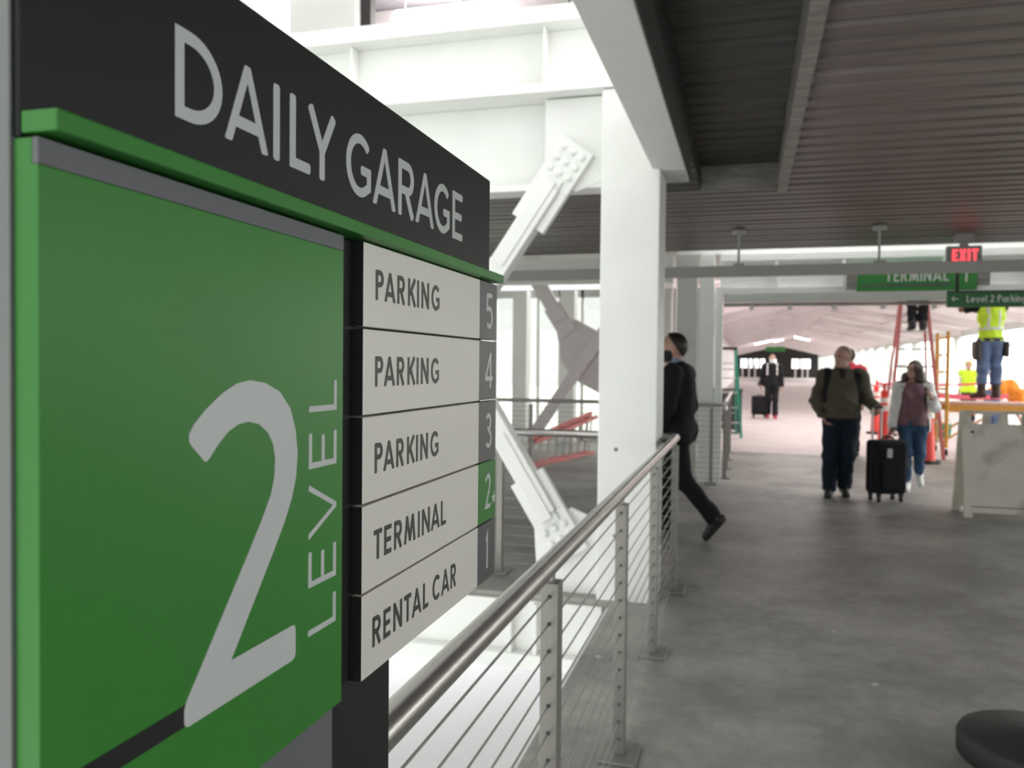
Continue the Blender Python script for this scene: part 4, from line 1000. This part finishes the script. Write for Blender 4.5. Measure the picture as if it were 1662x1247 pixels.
o.trousers('denim_dark', .012, 1.0, .99, .072, thigh=.096, knee=.080); o.shoes('dark_shoe', .014); o.hair('hair_grey', .007, .060)
bp = empty('backpack', 'black backpack worn by the man in the olive fleece', 'backpack', o.o.location, o.o.rotation_euler.z)
k_ = o.sc
mb = MB(); mb.box(-.165*k_, .165*k_, -.37*k_, -.215*k_, 1.02*k_, 1.47*k_); mb.build('pack_body', 'blackcloth', bp, bevel=.05)
for q in (-1, 1):
    pr = [('e', o.j['C'], (.165*1.17, .118*1.17, .19)), ('e', o.j['A']+V3(0, .027, 0), (.145*1.17+.016, .148, .17)), ('c', o.j['shR'], o.j['shL'], .062, .062), ('c', o.j['C']+V3(0, 0, .08), o.j['N'], .085, .058)]
    sdf_obj('shoulder_strap', [(.03, pr)], .008, 'blackcloth', bp, .034, [lambda X, Y, Z: np.abs(X-q*(.165+.055*np.clip((1.42-Z)/.25, 0, 1)))-.036, lambda X, Y, Z: 1.10-Z+0*X+0*Y], 0, o.sc)
# --- woman
wm = Person('woman in a white cardigan, mauve top and jeans walking beside the suitcase', (1.97, 11.12, 0), R(176), 1.60,
            dict(P=(0, 0, .95), shR=(.165, 0, 1.41), shL=(-.165, 0, 1.41), elR=(.215, -.02, 1.10), wrR=(.245, .05, .85), elL=(-.265, -.02, 1.13), wrL=(-.20, .17, 1.24), knR=(.075, .09, .51), anR=(.07, .06, .085), toR=(.085, .23, .03), knL=(-.085, .06, .50), anL=(-.115, -.22, .21), toL=(-.12, -.10, .075), H=(0, .03, 1.625)),
            yaw=-48, pitch=4, bulk=1.06, belly=.035, curlR=.8, curlL=.85, handR=((.05, .1, -1), (-1, .2, 0)), handL=((.15, .2, .95), (.9, -.2, .1)))
wm.top('blouse', 'mauve', .016, .885, 1.475, .4, .006, torso_only=True, extra=[('e', V3(.07, .085, 1.27), (.068, .06, .07)), ('e', V3(-.07, .085, 1.27), (.068, .06, .07))], seed=8)
wm.top('cardigan', 'cardigan', .024, .80, 1.47, .98, .006, extra=[('e', V3(.07, .06, 1.27), (.068, .06, .07)), ('e', V3(-.07, .06, 1.27), (.068, .06, .07))], wrist_r=.052, seed=9,
       cuts=[lambda X, Y, Z: np.where(Y > .0, (.150+.045*np.clip((1.2-Z)/.3, 0, 1)-.05*np.clip((Z-1.3)/.15, 0, 1))-np.abs(X), -1.0)+0*Z])
wm.trousers('denim', .010, 1.0, .86, .052, thigh=.090, knee=.064); wm.shoes('white_shoe', .015)
hp = wm.hp; N_ = wm.j['N']
wm.part('hair', [('e', hp(0, -.012, .022), (.078, .094, .10), wm.hm), ('c', hp(-.045, -.04, 0), hp(-.06, -.05, -.12), .055, .055), ('c', hp(.045, -.05, 0), hp(.06, -.05, -.12), .05, .055), ('c', V3(-.09, -.03, 1.54), V3(-.15, .075, 1.28), .062, .045), ('c', V3(.08, -.03, 1.53), V3(.12, .085, 1.40), .055, .035), ('c', V3(0, -.09, 1.55), V3(-.02, -.12, 1.30), .08, .06), ('c', V3(-.15, .075, 1.30), V3(-.16, .10, 1.20), .045, .02)], 'hair_brown', .008,
        [lambda X, Y, Z: np.minimum(np.minimum(.048-np.abs((X-wm.j['H'][0])*wm.hm[0][0]+(Y-wm.j['H'][1])*wm.hm[1][0]), ((X-wm.j['H'][0])*wm.hm[0][1]+(Y-wm.j['H'][1])*wm.hm[1][1])-.035), 1.70-Z)], .004, .03, vox=.008)
t = empty('handbag', 'dark handbag hanging from the hand of the woman in the white cardigan', 'handbag', (1.74, 11.0, .30))
mb = MB(); mb.add([(-.17, -.07, 0), (.17, -.07, 0), (.17, .07, 0), (-.17, .07, 0), (-.14, -.03, .24), (.14, -.03, .24), (.14, .03, .24), (-.14, .03, .24)], [(3, 2, 1, 0), (0, 1, 5, 4), (1, 2, 6, 5), (2, 3, 7, 6), (3, 0, 4, 7), (4, 5, 6, 7)])
mb.build('body', 'leather', t, bevel=.02)
for yy in (-.035, .035):
    MB().tube([(-.10, yy, .22), (-.075, yy*.6, .36), (-.01, 0, .475), (.03, 0, .475), (.075, yy*.6, .36), (.11, yy, .22)], .009, 8).build('handle', 'leather', t)
MB().box(-.15, .15, -.036, .036, .225, .25).build('top_edge', 'black', t, bevel=.006)
# --- far traveller
ft = Person('traveller in black with a white face mask rolling luggage far down the hall', (.72, 25.5, 0), R(180), 1.88,
            dict(elR=(.25, -.06, 1.13), wrR=(.29, .02, .90), knR=(.09, .02, .5), anR=(.09, -.12, .12), toR=(.10, .05, .03), knL=(-.09, .10, .5), anL=(-.09, .08, .085), toL=(-.10, .25, .03)), vox=.011, face=False, bulk=1.05)
ft.top('hooded_jacket', 'blackcloth', .024, .86, 1.52, .95, .005); ft.trousers('blackcloth', .012, 1.0, .98, .066); ft.shoes('red_shoe'); ft.hair('hair_brown', .012, .05); ft.mask('mask_white')
b2 = empty('backpack', 'black backpack with white edged straps on the far traveller', 'backpack', ft.o.location, R(180))
mb = MB(); mb.box(-.17, .17, -.36, -.19, 1.10, 1.62); mb.build('pack_body', 'blackcloth', b2, bevel=.05)
for q in (-1, 1):
    sdf_obj('shoulder_strap', [(.03, ft.torso)], .012, 'cardigan', b2, .032, [lambda X, Y, Z: np.abs(X-q*.125)-.018+0*Y, lambda X, Y, Z: 1.18-Z+0*X+0*Y], 0, ft.sc)
suitcase('suitcase', 'black suitcase of the traveller far down the hall', (.37, 25.55, 0), R(10), .42, .28, .56, 0)
# --- worker on the scaffold
wk = Person('worker in a lime safety vest standing on the orange scaffold, arms raised', (4.03, 15.98, 1.0), R(6), 1.86,
            dict(shR=(.18, .02, 1.47), shL=(-.18, .02, 1.47), elR=(.24, .22, 1.62), wrR=(.19, .30, 1.86), elL=(-.40, .15, 1.45), wrL=(-.37, .22, 1.73), C=(0, .0, 1.31), N=(0, -.01, 1.49), H=(0, .0, 1.645), knR=(.10, .04, .5), anR=(.10, .0, .085), toR=(.12, .17, .03), anL=(-.13, -.03, .085), knL=(-.11, .0, .5), toL=(-.21, .11, .03)), pitch=22, skin='skin_dark', vox=.009, face=False, bulk=1.06)
wk.top('shirt', 'blackcloth', .014, .92, 1.53, .75, .004, upper=True)
wk.top('safety_vest', 'lime', .032, .93, 1.51, 1, .006, torso_only=True, seed=12, cuts=[lambda X, Y, Z: np.abs(X)-.215+np.clip(Z-1.38, 0, .2)*.35+0*Y])
for nm, c in (('reflective_band', [lambda X, Y, Z: np.abs(Z-1.13)-.026+0*X+0*Y, lambda X, Y, Z: np.abs(X)-.225+0*Z+0*Y]), ('reflective_band', [lambda X, Y, Z: np.abs(np.abs(X)-.085)-.024+0*Y, lambda X, Y, Z: 1.13-Z+0*X+0*Y, lambda X, Y, Z: Z-1.49+0*X])):
    wk.part(nm, wk.torso, 'silver', .0365, c, .0)
wk.trousers('denim_light', .012, 1.0, .62, .066, thigh=.095, knee=.074, fold=.006); wk.shoes('boot', .016, .24); wk.hair('hair_dark', .010, .04)
tb_ = empty('tool_belt', 'dark leather tool belt with pouches worn by the worker in lime', 'tool belt', wk.o.location, R(6))
sdf_obj('belt', [(.03, wk.torso)], .009, 'leather', tb_, .034, [lambda X, Y, Z: np.abs(Z-.955)-.028+0*X+0*Y], 0, wk.sc)
for x, y, wd_, z0 in ((-.23, -.04, .10, .66), (-.20, .10, .09, .72), (.235, -.02, .08, .72)):
    MB().box(x-wd_/2, x+wd_/2, y-.09, y+.09, z0, .99).build('pouch', 'leather', tb_, bevel=.025)
MB().tube([(.26, .0, .60), (.27, -.01, .90)], .014, 8).build('hammer_handle', 'scaf', tb_)
MB().tube([(.22, -.05, .91), (.36, .0, .92)], .018, 8).build('hammer_head', 'alu', tb_)
# --- worker high on the red ladder (only shoes and shins show under the header)
lz = .306*7+.002
wl_ = Person('worker in black boots standing high on the red step ladder', (2.80, 15.9-.33, lz), 0, 1.75,
             dict(shR=(.18, .06, 1.42), shL=(-.18, .06, 1.42), elR=(.24, .26, 1.30), wrR=(.14, .42, 1.45), elL=(-.24, .26, 1.30), wrL=(-.14, .42, 1.45), anR=(.085, -.02, .10), toR=(.10, .14, .045), anL=(-.085, -.02, .10), toL=(-.10, .14, .045), knR=(.09, .03, .5), knL=(-.09, .03, .5)), vox=.010, face=False)
wl_.top('work_shirt', 'navyshirt', .02, .9, 1.5, .95, .005); wl_.trousers('blackcloth', .012, 1.0, .80, .062); wl_.shoes('black', .016, .17); wl_.hair('hair_dark', .012, .05)
# --- worker bent over behind the scaffold
bw = Person('worker in an orange shirt bent over behind the scaffold platform', (4.98, 19.3, 0), R(-84), 1.78,
            dict(P=(0, -.08, .96), A=(0, .10, 1.06), C=(0, .28, 1.07), N=(0, .45, 1.00), H=(0, .58, .93), shR=(.185, .40, 1.0), shL=(-.185, .40, 1.0), elR=(.22, .42, .72), wrR=(.16, .52, .50), elL=(-.22, .42, .72), wrL=(-.16, .52, .50), hipR=(.09, -.08, .93), hipL=(-.09, -.08, .93), knR=(.10, .05, .5), knL=(-.10, .0, .5), anR=(.11, -.03, .085), anL=(-.11, -.08, .085)),
            pitch=-50, vox=.011, face=False, bulk=1.12)
bw.part('orange_shirt', bw.torso+[('cf', bw.j['sh'+q], bw.j['el'+q], .06, .055) for q in 'RL'], 'orange', .028, [lambda X, Y, Z: -.12-Y+0*X+0*Z, lambda X, Y, Z: Y-.47+0*X+0*Z], .007, seed=21)
bw.trousers('denim_light', .012, 1.06, .98, .066); bw.shoes('boot')
bw.hair('redcloth', .02, .03).name = 'red_cap'
# --- worker in lime further back, person in red behind the olive man
lm = Person('distant worker in a lime vest on the far side of the scaffold', (5.85, 25.2, 0), R(150), 1.72, vox=.013, face=False)
lm.top('safety_vest', 'lime', .03, .88, 1.51, 1, .005, torso_only=True); lm.part('shirt', [p_ for q in 'RL' for p_ in lm.arm[q]], 'facade', .012, [lambda X, Y, Z: .95-Z+0*X+0*Y]); lm.trousers('denim_dark', .012); lm.shoes('boot'); lm.hair('lime', .02, .03).name = 'hard_hat'
rd_ = Person('person in a red top mostly hidden behind the man in olive', (1.68, 15.0, 0), R(20), 1.81, vox=.012, face=False)
rd_.top('red_top', 'redcloth', .022, .88, 1.53, .95, .005); rd_.trousers('blackcloth', .012); rd_.shoes('dark_shoe'); rd_.hair('hair_brown', .012, .05)

# --- round black base at the lower right corner
t = empty('weighted_base', 'round black rubber base with a raised hub at the lower right corner', 'stanchion base', (1.10, 3.56, 0))
MB().lathe([(.001, 0), (.275, 0), (.285, .012), (.285, .075), (.275, .092), (.24, .105), (.10, .118), (.085, .122), (.001, .122)], n=64).build('base', 'rubber', t)
MB().lathe([(.001, .23), (.028, .23), (.034, .222), (.036, .15), (.06, .128), (.07, .12), (.001, .12)], n=32).build('hub', 'black', t)
